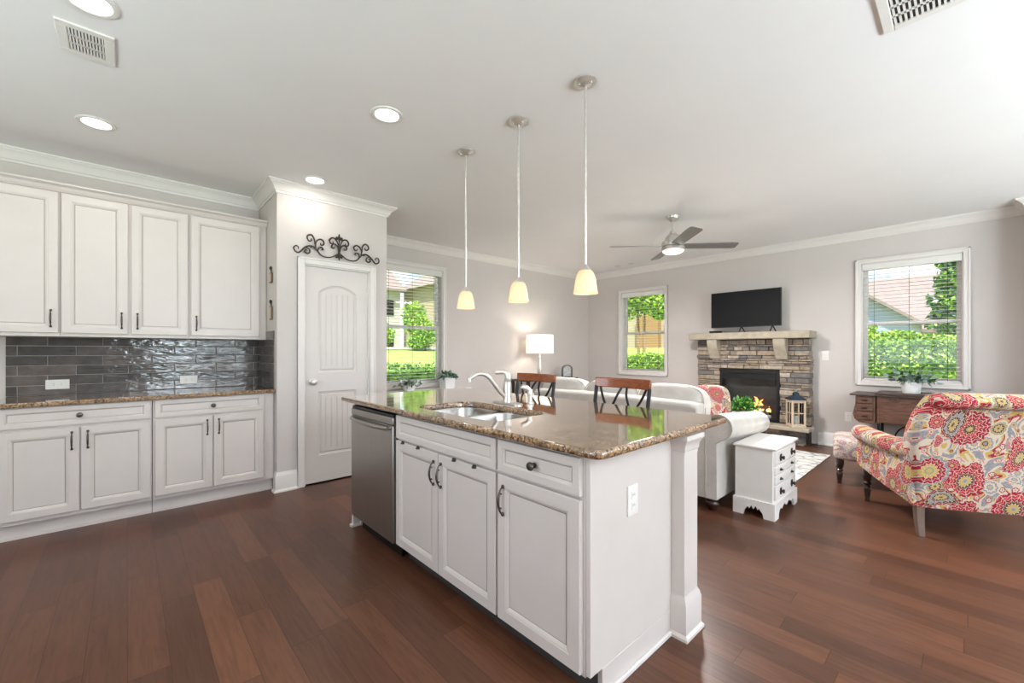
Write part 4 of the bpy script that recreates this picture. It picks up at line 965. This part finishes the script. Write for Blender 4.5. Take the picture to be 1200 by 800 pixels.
# vertical border seams on the back
for x in (SXR-.085, SXL+.085):
    mb = MB(); mb.tube([(x, SY-.001, .105), (x, SY-.001, .80)], .004, 6); mb.build('seam', M['piping'], sf)
xs_ = np.linspace(SXL+.155, SXR-.155, 4)
for k in range(3):
    a, b = xs_[k], xs_[k+1]
    mb = MB(); mb.pillow(((a+b)/2, 3.92, .43), ((b-a)/2-.006, .32, .10), .3, .22); mb.build('seat_cushion', M['sofa'], sf)
    mb = MB(); R = Matrix.Rotation(math.radians(-10), 3, 'X')
    mb.pillow(((a+b)/2, SY+.20, .728+(.004 if k == 1 else 0)), ((b-a)/2+.004, .125, .228), .55, .42, rot=R, n=48, k=22)
    bc = mb.build('back_cushion', M['sofa'], sf)
    mb = MB(); pts = []
    for q in range(41):
        o = 2*PI*q/40; f = lambda v, e: math.copysign(abs(v)**e, v)
        pp = R @ Vector((((b-a)/2+.004)*f(math.cos(o), .46), -.085*1, .205*f(math.sin(o), .46)))
        pts.append((pp.x+(a+b)/2, pp.y+SY+.20, pp.z+.728))
    mb.tube(pts, .005, 6); mb.build('welt', M['piping'], bc)
for x in (SXR-.055, SXL+.055):
    for y in (SY+.06, SY+.82):
        mb = MB(); mb.lathe([(.028, 0), (.032, .008), (.034, .022), (.044, .035), (.050, .05), (.046, .066), (.036, .074), (.046, .082), (.048, .10)], (x, y, 0), 20); mb.build('leg', M['dwood'], sf)
mb = MB(); R = Matrix.Rotation(math.radians(28), 3, 'Z') @ Matrix.Rotation(math.radians(-14), 3, 'X')
mb.pillow((-1.63, 4.02, .735), (.165, .055, .19), .55, .3, rot=R); tag(mb.build('throw_pillow', M['floral_red']), 'red floral throw pillow at the fireplace end of the sofa', 'pillow')
# coffee table with plant
ct = thing('coffee_table', 'grey-topped coffee table half hidden behind the sofa arm', 'coffee table', (-2.2, 5.2, .011))
M['ctop'] = plain('grey_tabletop', srgb(150, 150, 150), .4, var=.06)
mb = MB(); mb.box(-2.85, -1.575, 4.95, 5.60, .452, .485); mb.build('tabletop', M['ctop'], ct, bev=.004)
for x in (-2.79, -1.635):
    for y in (5.01, 5.54): mb = MB(); mb.box(x-.025, x+.025, y-.025, y+.025, .0115, .452); mb.build('leg', M['dwood'], ct)
mb = MB(); mb.box(-2.78, -1.645, 5.02, 5.53, .38, .452); mb.build('apron', M['dwood'], ct)
def leafy(name, c, rad, n, size, mats, parent=None, droop=0, seed=1, flat=1.0, local=False, arch=False):
    rg = np.random.default_rng(seed); mb = MB()
    for k in range(n):
        d = rg.normal(size=3); d[2] = abs(d[2])*flat; d /= np.linalg.norm(d)
        r0 = rg.uniform(.2, 1)
        p = np.array(c)+d*np.array(rad)*r0; s = size*rg.uniform(.6, 1.2)
        ax = d+rg.normal(size=3)*.5; ax[2] -= droop*r0; ax /= np.linalg.norm(ax); sd = np.cross(ax, rg.normal(size=3)); sd /= np.linalg.norm(sd); up = np.cross(sd, ax)
        q0, q1, q2, q3, q4 = p, p+ax*s*.45+sd*s*.26+up*s*.06, p+ax*s-up*s*.1, p+ax*s*.45-sd*s*.26+up*s*.06, p+ax*s*.5
        mb.add([tuple(q) for q in (q0, q1, q2, q3, q4)], [(0, 1, 4), (1, 2, 4), (2, 3, 4), (3, 0, 4)], int(rg.integers(len(mats))))
    return mb.build(name, mats, parent, sharp=180)
pl = thing('potted_plant', 'bushy green plant in a low pale dish on the coffee table', 'plant', (-1.77, 5.25, .486))
mb = MB(); mb.lathe([(.075, .486), (.095, .50), (.11, .545), (.104, .545), (.09, .53)], (-1.77, 5.25, 0), 24); mb.build('pot', M['ceramic'], pl)
mb = MB(); mb.lathe([(.098, .53), (.02, .538)], (-1.77, 5.25, 0), 20); mb.build('soil', M['soil'], pl)
leafy('foliage', (-1.77, 5.25, .56), (.16, .16, .14), 560, .05, [M['leaf_a'], M['leaf_b']], pl, seed=3)
# white chest beside the sofa
ch = thing('chest_of_drawers', 'small white chest of drawers with dark pulls beside the sofa arm', 'chest', (-1.097, 3.76, 0))
hx0, hx1, hy0, hy1 = -1.228, -.968, 3.482, 4.045
mb = MB(); mb.box(hx0, hx1-.002, hy0, hy1, .12, .512); mb.build('body', M['white_furn'], ch, bev=.002)
mb = MB(); mb.box(hx0-.012, hx1+.022, hy0-.018, hy1+.018, .512, .532); mb.build('top', M['white_furn'], ch, bev=.006, seg=3)
mb = MB()
def apron(L0, L1): 
    n = L1-L0; pts = [(L0, 0), (L0, .125), (L1, .125), (L1, 0), (L1-.075, 0), (L1-.082, .035), (L1-.10, .06)]
    m_ = (L0+L1)/2; k = 12
    a, b = L1-.10, L0+.10
    pts += [(a+(b-a)*i/k, .068+.014*math.cos(2*PI*3*i/k)) for i in range(1, k)]+[(L0+.10, .06), (L0+.082, .035), (L0+.075, 0)]
    return pts
mb.prism(apron(hx0-.012, hx1+.016), 'y', hy0-.014, hy0+.004); mb.prism(apron(hx0-.012, hx1+.016), 'y', hy1-.004, hy1+.014)
mb.prism(apron(hy0+.0042, hy1-.0042), 'x', hx1-.002, hx1+.016); mb.prism(apron(hy0+.0042, hy1-.0042), 'x', hx0-.012, hx0+.006)
mb.build('bracket_base', M['white_furn'], ch, bev=.002)
for z0, z1, big in ((.395, .495, 1), (.325, .385, 0), (.255, .315, 0), (.142, .245, 1)):
    mb = MB(); mb.box(hx1-.002, hx1+.012, hy0+.022, hy1-.022, z0, z1); d = mb.build('drawer', M['white_furn'], ch, bev=.004)
    for y in (hy0+.14, hy1-.14):
        mb = MB(); z = (z0+z1)/2
        if big:
            mb.lathe([(.024, .012), (.022, .017), (.010, .020), (.008, .026), (.017, .032), (.012, .038)], (hx1, y, z), 14, axis='x')
            for a in range(6): mb.ball((hx1+.015, y+.022*math.cos(a*PI/3), z+.022*math.sin(a*PI/3)), (.004, .008, .008), n=8, k=6)
        else: mb.lathe([(.012, .012), (.010, .018), (.005, .022), (.008, .028)], (hx1, y, z), 12, axis='x'); mb.box(hx1+.012, hx1+.015, y-.022, y+.022, z-.006, z+.006)
        mb.build('drawer_pull', M['iron'], d)

# armchair and ottoman share one orientation
AD = math.atan2(.508, .862)
ac = thing('armchair', 'red and cream paisley armchair with its rolled back to the camera', 'armchair', (-.142, 4.383, 0), AD)
mb = MB(); rr = []
for z, hw, y0, th in ((.195, .318, -.352, .10), (.22, .325, -.360, .12), (.34, .335, -.372, .14), (.48, .35, -.385, .15), (.60, .368, -.400, .15), (.72, .362, -.418, .14), (.82, .342, -.436, .13), (.885, .320, -.448, .12), (.93, .30, -.455, .11), (.955, .285, -.45, .09)):
    rr.append([(p[0], p[1], z) for p in rrect(-hw, hw, y0, y0+th, min(.05, th*.42), z, 5)])
mb.loft(rr); bk = mb.build('backrest', M['floral'], ac, local=True, sharp=60)
mb = MB(); rr = []
for x in [-.30, -.292, -.27]+list(np.linspace(-.2, .2, 5))+[.27, .292, .30]:
    e = max(0, abs(x)-.262)/.038; k = math.sqrt(max(.02, 1-e*e)); R_ = .052*k
    rr.append([(x, -.452+R_*math.cos(a)*1.15, .925+R_*math.sin(a)) for a in np.linspace(0, 2*PI, 18, endpoint=False)])
mb.loft(rr); mb.build('back_roll', M['floral'], ac, local=True, sharp=60)
for s in (-1, 1):
    mb = MB(); rr = []
    for y, zb, zt, hw, rd in ((-.345, .20, .625, .37, .058), (-.20, .215, .622, .385, .062), (0, .235, .622, .392, .066), (.22, .262, .626, .392, .068), (.36, .282, .628, .388, .068), (.40, .29, .622, .382, .062), (.415, .30, .60, .370, .045)):
        cx, cz = s*(hw-rd), zt-rd
        prof = [(s*.245, zb), (s*.335, zb), (s*.340, zb+.10), (s*.335, cz-rd*.85)]
        prof += [(cx+s*rd*math.cos(a), cz+rd*math.sin(a)) for a in np.linspace(-PI*.33, PI*1.0, 13)]
        prof += [(s*.245, cz-.03)]
        rr.append([(px, y, pz_) for px, pz_ in prof])
    mb.loft(rr); mb.build('arm', M['floral'], ac, local=True, sharp=55)
mb = MB(); mb.box(-.25, .25, -.26, .40, .235, .34); mb.build('seat_base', M['floral'], ac, local=True, bev=.01)
mb = MB(); mb.pillow((0, .075, .41), (.245, .345, .078), .35, .22); mb.build('seat_cushion', M['floral'], ac, local=True)
TURN = [(.016, 0), (.018, .008), (.015, .016), (.020, .05), (.026, .09), (.024, .105), (.017, .112), (.026, .122), (.028, .132), (.020, .142), (.028, .16), (.034, .20), (.034, .26)]
for s in (-1, 1):
    mb = MB(); mb.lathe([(r_, z*1.15) for r_, z in TURN], (s*.292, .345, 0), 18); mb.build('front_leg', M['dwood'], ac, local=True)
    mb = MB(); sq4 = lambda x, y, z, a: [(x-a, y-a, z), (x+a, y-a, z), (x+a, y+a, z), (x-a, y+a, z)]
    mb.loft([sq4(s*.292, -.345, 0, .018), sq4(s*.290, -.325, .10, .021), sq4(s*.288, -.315, .24, .025)]); mb.build('rear_leg', M['gwood'], ac, local=True, bev=.003)
Rz = Matrix.Rotation(AD, 3, 'Z'); op = Vector((-.574, 5.194, 0))
ot = thing('ottoman', 'pale paisley ottoman on turned dark legs in front of the armchair', 'ottoman', tuple(op), math.radians(9.5))
mb = MB(); mb.pillow((0, 0, .325), (.335, .27, .105), .28, .2); mb.build('cushion', M['floral_pale'], ot, local=True)
for sx in (-1, 1):
    for sy in (-1, 1): mb = MB(); mb.lathe([(r_, z*.98) for r_, z in TURN], (sx*.285, sy*.21, 0), 18); mb.build('leg', M['dwood'], ot, local=True)

# antique sewing-machine desk under the window
dk = thing('antique_desk', 'old walnut sewing-machine table on iron legs under the window', 'desk', (-.36, 6.52, 0))
dx0, dx1, dy0_, dy1_ = -.925, .24, 6.33, 6.755
mb = MB(); mb.box(dx0-.03, dx1+.03, dy0_-.02, dy1_, .722, .742); mb.build('desk_top', M['desk2'], dk, bev=.005)
mb = MB(); mb.box(dx0+.20, dx1-.20, dy0_-.022, dy1_, .7425, .768); mb.build('folding_lid', M['desk2'], dk, bev=.005)
mb = MB(); mb.box(dx0+.21, dx1-.21, dy0_+.02, dy1_-.03, .42, .722); apr = mb.build('apron', M['desk'], dk, bev=.004)
mb = MB(); mb.box(dx0+.215, dx1-.215, dy0_+.012, dy0_+.02, .655, .715)
for k in range(8): x = -.62+k*.013; mb.lathe([(.005, .66), (.006, .685), (.004, .71)], (x, dy0_+.012, 0), 8)
for k in range(8): x = -.16+k*.013; mb.lathe([(.005, .66), (.006, .685), (.004, .71)], (x, dy0_+.012, 0), 8)
mb.build('fluted_moulding', M['desk'], dk)
for s, xa in ((1, dx0), (-1, dx1)):
    f = lambda u: xa+s*u
    mb = MB(); ol = [(f(.20), .722), (f(.02), .722), (f(.018), .62), (f(.004), .56), (f(-.004), .50), (f(.010), .445), (f(.05), .408), (f(.12), .40), (f(.20), .412)]
    mb.prism(ol, 'y', dy0_+.012, dy1_-.03); un = mb.build('drawer_pedestal', M['desk'], dk, bev=.003)
    for z0, z1 in ((.635, .705), (.545, .615), (.445, .525)):
        mb = MB(); mb.box(f(.035), f(.175), dy0_, dy0_+.012, z0, z1); d = mb.build('drawer', M['desk'], un, bev=.004)
        mb = MB(); z = (z0+z1)/2; x = f(.105); mb.ball((x, dy0_-.006, z), (.03, .008, .008)); mb.v and None
        o = mb.build('drawer_pull_bar', M['black'], un)
    xl = f(.225)
    mb = MB(); mb.tube([(xl, dy0_+.05, .41), (xl, dy0_+.05, .03)], .014, 8); mb.tube([(xl, dy1_-.08, .41), (xl, dy1_-.08, .03)], .014, 8)
    mb.tube(smooth_path([(xl, dy0_+.05, .40), (xl, 6.5, .28), (xl, dy1_-.08, .06)], 5), .009, 8); mb.tube(smooth_path([(xl, dy1_-.08, .40), (xl, 6.58, .28), (xl, dy0_+.05, .06)], 5), .009, 8)
    mb.box(xl-.02, xl+.02, dy0_+.0, dy1_-.03, 0, .03); mb.build('iron_leg', M['black'], dk)
mb = MB()
for s, xa in ((1, dx0+.225), (-1, dx1-.225)):
    mb.tube(smooth_path([(xa+s*.10, 6.50, .13), (xa+s*.14, 6.50, .30), (xa+s*.22, 6.50, .385), (xa+s*.36, 6.50, .40)], 6), .008, 8)
mb.tube([(dx0+.225, 6.5, .13), (dx1-.225, 6.5, .13)], .011, 8); mb.build('treadle_brace', M['black'], dk)
def pot_plant(label, x, y, z, r_, h_, n, fr, fs, seed, droop, mats, square=False):
    p = thing('potted_plant', label, 'plant', (x, y, z))
    mb = MB()
    if square: mb.loft([rrect(x-r_*.9, x+r_*.9, y-r_*.9, y+r_*.9, .012, z), rrect(x-r_, x+r_, y-r_, y+r_, .014, z+h_)])
    else: mb.lathe([(r_*.86, z), (r_*.9, z+.006), (r_, z+h_-.01), (r_*1.02, z+h_), (r_*.92, z+h_), (r_*.9, z+h_-.012)], (x, y, 0), 26)
    mb.build('pot', M['ceramic'], p)
    mb = MB(); mb.lathe([(r_*.89, z+h_-.012), (.01, z+h_-.008)], (x, y, 0), 18); mb.build('soil', M['soil'], p)
    leafy('foliage', (x, y, z+h_), fr, n, fs, mats, p, droop, seed, .8); return p
pot_plant('grey-green leafy plant in a white pot on the antique desk', -.435, 6.50, .7685, .085, .13, 190, (.20, .13, .18), .07, 5, .35, [M['leaf_g'], M['leaf_b'], M['leaf_g']])
# console with plants under the first window
cs = thing('console_table', 'low white table under the window beside the pantry', 'console table', (-4.98, 2.95, 0))
mb = MB(); mb.box(-5.11, -4.80, 2.32, 3.62, .70, .725); mb.build('tabletop', M['white_furn'], cs, bev=.004)
for x in (-5.09, -4.82):
    for y in (2.36, 3.58): mb = MB(); mb.box(x-.018, x+.018, y-.018, y+.018, 0, .70); mb.build('leg', M['white_furn'], cs)
pot_plant('trailing plant in a square white pot at the right end of the window table', -4.915, 3.285, .7255, .085, .15, 110, (.13, .14, .09), .07, 9, .7, [M['leaf_g'], M['leaf_b']], True)
pot_plant('low grey-leaved plant in a pale bowl nearest the pantry wall', -4.93, 2.70, .7255, .075, .07, 150, (.12, .17, .10), .055, 12, .5, [M['leaf_g'], M['leaf_b'], M['leaf_g'], M['ceramic']])
# lamp table in the far corner
tb = thing('lamp_table', 'dark wooden table in the corner behind the stools', 'side table', (-4.86, 5.2, 0))
mb = MB(); mb.box(-5.10, -4.66, 4.62, 5.86, .758, .785); mb.build('tabletop', M['dwood'], tb, bev=.004)
for x in (-5.06, -4.70):
    for y in (4.66, 5.82): mb = MB(); mb.box(x-.022, x+.022, y-.022, y+.022, 0, .758); mb.build('leg', M['dwood'], tb)
lx, ly = -4.80, 5.03
lp = thing('table_lamp', 'lit table lamp with white drum shade in the far corner', 'lamp', (lx, ly, .7855))
mb = MB(); mb.lathe([(.085, .7855), (.088, .80), (.03, .815), (.022, .83)], (lx, ly, 0), 24); mb.build('base', M['nickel'], lp)
mb = MB(); mb.lathe([(.022, .83), (.034, .87), (.046, .92), (.040, .98), (.026, 1.06), (.018, 1.12), (.022, 1.135), (.012, 1.15), (.010, 1.28)], (lx, ly, 0), 20); mb.build('stem', M['nickel'], lp)
mb = MB(); mb.lathe([(.228, 1.205), (.222, 1.510), (.219, 1.510), (.225, 1.205)], (lx, ly, 0), 36, cap=False); mb.build('lamp_shade', M['lshade'], lp)
mb = MB(); mb.ball((lx, ly, 1.34), .034); mb.build('bulb', M['bulb'], lp)
light('lamp_bulb', 'POINT', (lx, ly, 1.36), 5.5, .06, color=(1, .90, .78))
fx_, fy_ = -4.74, 5.66
pf = thing('arched_frame', 'small dark arched frame with a silvery picture on the corner table', 'picture frame', (fx_, fy_, .786), math.radians(50))
ar = [(-.095, 0), (.095, 0), (.095, .15)]+[(.095*math.cos(a), .15+.07*math.sin(a)) for a in np.linspace(0, PI, 12)][1:-1]+[(-.095, .15)]
mb = MB(); mb.prism(ar, 'y', 0, .07); mb.build('case', M['dwood'], pf, local=True, bev=.004)
mb = MB(); mb.prism([(x*.68, .02+z*.80) for x, z in ar], 'y', -.003, .0); mb.build('face', M['pewter'], pf, local=True)

# ------------------------------------------------------------ garden
def terrain():
    """yard: level by the house, a short bank, then lawn rising gently"""
    xs = sorted(set([-60, -40, -30, -24]+[-20+.5*k for k in range(30)]+[-5, 0, 4, 8, 20, 40])); ys = sorted(set([-20, -5, 0, 4]+[5+.5*k for k in range(40)]+[28, 32, 40, 60]))
    def z(x, y):
        d = max(-5.3-x, y-6.95, x-3.9, 0); q = lambda a, b: min(1, max(0, (d-a)/(b-a)))
        return -.30+1.22*q(1.6, 3.0)**1.0+.48*q(3.0, 13)
    mb = MB(); mb.loft([[(x, y, z(x, y)) for y in ys] for x in xs], 0, cap=False, closed=False); return mb
struct(terrain().build('ground', M['grass'], sharp=80))
def leaf_cloud(name, sampler, n, size, mats, parent=None, seed=1):
    rg = np.random.default_rng(seed); p = sampler(rg, n)
    ax = rg.normal(size=(n, 3)); ax /= np.linalg.norm(ax, axis=1)[:, None]; q = rg.normal(size=(n, 3)); sd = np.cross(ax, q); sd /= np.linalg.norm(sd, axis=1)[:, None]
    s = size*rg.uniform(.6, 1.3, (n, 1)); V = np.stack([p-ax*s*.6, p+sd*s*.35, p+ax*s*.6, p-sd*s*.35], 1).reshape(-1, 3)
    if parent is not None: V = V-np.array(parent.location)
    me = bpy.data.meshes.new(name); me.from_pydata(V.tolist(), [], np.arange(4*n).reshape(-1, 4).tolist())
    for m in mats: me.materials.append(m)
    me.polygons.foreach_set('material_index', rg.integers(0, len(mats), n).astype(np.int32)); me.update()
    o = bpy.data.objects.new(name, me); C.objects.link(o)
    if parent is not None: o.parent = parent
    return o
M['hedge1'] = plain('hedge_leaf', srgb(172, 204, 70), .5, var=.2, nscale=6); M['hedge2'] = plain('hedge_leaf_mid', srgb(146, 186, 58), .5, var=.2, nscale=6); M['hedge3'] = plain('hedge_leaf_dark', srgb(100, 140, 52), .6, var=.2, nscale=6)
def hedge(label, x0, x1, y0, y1, z1, n, size, mats, seed):
    r = thing('hedge', label, 'hedge', ((x0+x1)/2, (y0+y1)/2, -.3), 0, 'clipped hedges outside the windows')
    mb = MB(); rr = []
    mb.box(x0+.12, x1-.12, y0+.12, y1-.12, -.30, z1-.14); mb.build('branches', M['hedge3'], r)
    def smp(rg, n):
        p = rg.uniform((x0, y0, -.3), (x1, y1, z1), (n, 3)); face = rg.integers(0, 5, n); w_ = .1
        p[:, 0] = np.where(face == 0, x0+rg.uniform(0, w_, n), np.where(face == 1, x1-rg.uniform(0, w_, n), p[:, 0]))
        p[:, 1] = np.where(face == 2, y0+rg.uniform(0, w_, n), p[:, 1]); p[:, 1] = np.where(face == 3, y1-rg.uniform(0, w_, n), p[:, 1])
        top = z1+.09*np.sin(p[:, 0]*3+seed)*np.cos(p[:, 1]*2.3); p[:, 2] = np.where(face == 4, top-rg.uniform(0, w_, n), p[:, 2]*1.0); return p
    leaf_cloud('foliage', smp, n, size, mats, r, seed)
hedge('bright green ivy bank outside the window above the desk', -3.2, 2.2, 9.4, 10.8, 1.50, 38000, .058, [M['hedge1'], M['hedge2'], M['hedge1'], M['hedge3']], 1)
hedge('leafy green hedge outside the narrow window', -7.2, -4.6, 9.4, 10.4, 1.10, 22000, .058, [M['hedge1'], M['hedge2'], M['hedge3']], 2)
hedge('dark clipped hedge outside the window beside the pantry', -7.3, -6.5, 2.4, 6.6, 1.02, 12000, .045, [M['hedge3'], M['leaf_b'], M['hedge3'], M['hedge2']], 3)
def tree(label, trunks, crowns, n, size, mats, seed, group='trees beyond the windows'):
    r = thing('garden_tree', label, 'tree', trunks[0][0], 0, group)
    for a, b, rad in trunks:
        mb = MB(); mb.tube(smooth_path([a, tuple((np.array(a)+np.array(b))/2+np.array((.06, 0, 0))), b], 4), [rad*(1-.5*k/8) for k in range(9)], 8); mb.build('trunk', M['bark'], r)
    def smp(rg, n):
        k = rg.integers(0, len(crowns), n); c = np.array([q[0] for q in crowns])[k]; s = np.array([q[1] for q in crowns])[k]
        d = rg.normal(size=(n, 3)); d /= np.linalg.norm(d, axis=1)[:, None]; return c+d*s*rg.uniform(.45, 1, (n, 1))
    leaf_cloud('crown', smp, n, size, mats, r, seed)
G1 = [M['hedge1'], M['hedge2'], M['hedge3']]; G2 = [M['leaf_b'], M['leaf_g'], M['hedge3'], M['hedge2']]
tree('slim multi-trunk tree outside the narrow window', [((-7.6, 12, -.3), (-7.75, 12, 2.6), .07), ((-7.25, 12.1, -.3), (-7.2, 12.1, 2.6), .07), ((-7.05, 12, -.3), (-6.9, 12, 2.5), .06)],
     [((-7.6, 12, 3.0), (.9, .7, .8)), ((-6.7, 12.1, 3.2), (.9, .6, .8)), ((-6.3, 12, 2.6), (.6, .5, .4)), ((-8.2, 12, 2.8), (.6, .6, .6))], 5200, .14, G1, 4)
tree('tall blue-green evergreen outside the window above the desk', [((-.15, 13.2, -.3), (-.15, 13.2, 3.4), .10)],
     [((-.05, 13.2, 1.9), (.62, .5, .4)), ((-.1, 13.2, 2.35), (.55, .5, .4)), ((-.05, 13.2, 2.8), (.48, .4, .4)), ((-.15, 13.2, 3.25), (.36, .3, .35)), ((.35, 13.2, 2.4), (.5, .4, .8))], 6500, .11, G2, 5)
tree('small round bush tree by the blue-grey house', [((-2.1, 15, -.3), (-2.1, 15, 1.2), .05)], [((-2.15, 15, 1.75), (.5, .4, .45)), ((-2.3, 15, 1.3), (.6, .4, .4))], 1800, .12, G1, 6)
tree('small tree by the white house outside the pantry-side window', [((-19.5, 11.0, 1.3), (-19.5, 11.0, 2.6), .07)], [((-19.5, 11.0, 3.1), (.6, .7, .75)), ((-19.5, 11.2, 2.5), (.7, .9, .6))], 2200, .13, G1, 7)
tree('green shrub on the lawn outside the pantry-side window, nearer the pantry', [((-17.5, 8.4, 1.2), (-17.5, 8.4, 1.8), .05)], [((-17.5, 8.35, 2.0), (.5, .5, .55))], 1300, .11, [M['hedge2'], M['hedge3'], M['hedge1']], 8)
tree('green shrub on the lawn outside the pantry-side window, nearer the corner lamp', [((-15, 8.95, 1.2), (-15, 8.95, 1.8), .05)], [((-15, 8.95, 1.85), (.5, .5, .5)), ((-15, 8.6, 1.6), (.5, .4, .3))], 1500, .11, [M['hedge2'], M['hedge3']], 9)
def house(label, wall, parts, roofs, wins=(), loc=(0, 0, 0)):
    r = thing('street_house', label, 'house', loc)
    for q in parts: mb = MB(); mb.add(*q) if len(q) == 2 else mb.box(*q); mb.build('wall', wall, r)
    for poly, dv in roofs: mb = MB(); mb.loft([poly, [(p[0]+dv[0], p[1]+dv[1], p[2]+dv[2]) for p in poly]]); mb.build('roof', M['shingle'], r)
    for q in wins: mb = MB(); mb.box(*q); mb.build('window', M['screen'], r)
# blue-grey gable building with a low roof behind it
r = thing('street_house', 'blue-grey gabled house with pinkish roof outside the window above the desk', 'house', (-4, 20, -.3))
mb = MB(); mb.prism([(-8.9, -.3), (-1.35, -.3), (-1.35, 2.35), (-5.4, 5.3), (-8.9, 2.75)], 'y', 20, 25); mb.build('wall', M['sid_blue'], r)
mb = MB(); mb.prism([(-1.15, 2.20), (-1.15, 2.32), (-5.4, 5.52), (-9.1, 2.75), (-9.1, 2.63), (-5.4, 5.38)], 'y', 19.7, 25.2); mb.build('roof', M['shingle'], r)
mb = MB(); mb.loft([[(-9, 25.4, 2.2), (4.5, 25.4, 2.2), (4.5, 29.5, 5.05), (-9, 29.5, 5.05)], [(-9, 25.4, 2.05), (4.5, 25.4, 2.05), (4.5, 29.5, 4.9), (-9, 29.5, 4.9)]]); mb.build('roof', M['shingle'], r)
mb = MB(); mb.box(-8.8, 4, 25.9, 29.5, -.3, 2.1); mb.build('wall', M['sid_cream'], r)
r = thing('street_house', 'cream house with tan brick arch outside the narrow window', 'house', (-11, 21, -.3))
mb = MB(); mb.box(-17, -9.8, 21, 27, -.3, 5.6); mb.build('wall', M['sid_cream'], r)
mb = MB(); mb.box(-12.4, -11.1, 20.7, 21, -.3, 3.2); mb.build('porch', M['brick'], r)
mb = MB(); mb.loft([[(-17.4, 20.6, 5.5), (-9.5, 20.6, 5.5), (-9.5, 24, 8), (-17.4, 24, 8)], [(-17.4, 20.6, 5.6), (-9.5, 20.6, 5.6), (-9.5, 24, 8.1), (-17.4, 24, 8.1)]]); mb.build('roof', M['shingle'], r)
for x in (-14.4, -10.5): mb = MB(); mb.box(x-.4, x+.4, 20.95, 21, 1.2, 2.6); mb.build('window', M['screen'], r)
r = thing('street_house', 'white two-storey house with tan roof outside the pantry-side window', 'house', (-26, 13, -.3))
mb = MB(); mb.box(-32, -26, 5, 13.6, -.3, 5.35); mb.build('wall', M['sid_white'], r)
mb = MB(); mb.loft([[(-25.5, 4.4, 5.2), (-25.5, 13.8, 5.2), (-29, 13.8, 7.6), (-29, 4.4, 7.6)], [(-25.5, 4.4, 5.35), (-25.5, 13.8, 5.35), (-29, 13.8, 7.75), (-29, 4.4, 7.75)]]); mb.build('roof', M['shingle'], r)
for y in (10.9, 12.7):
    for z in (1.2, 3.6): mb = MB(); mb.box(-26, -25.95, y-.4, y+.4, z, z+1.0); mb.build('window', M['screen'], r)
r = thing('street_house', 'cream house corner beside the white house outside the pantry-side window', 'house', (-24, 17, -.3))
mb = MB(); mb.box(-27, -22, 14.4, 20, -.3, 5.4); mb.build('wall', M['sid_cream'], r)
mb = MB(); mb.prism([(13.9, 5.4), (20.4, 5.4), (17.2, 7.6)], 'x', -27.4, -21.6); mb.build('roof', M['shingle'], r)
mb = MB(); mb.box(-17.0, -15.6, 3, 30, 1.30, 1.40); struct(mb.build('path', M['road']))
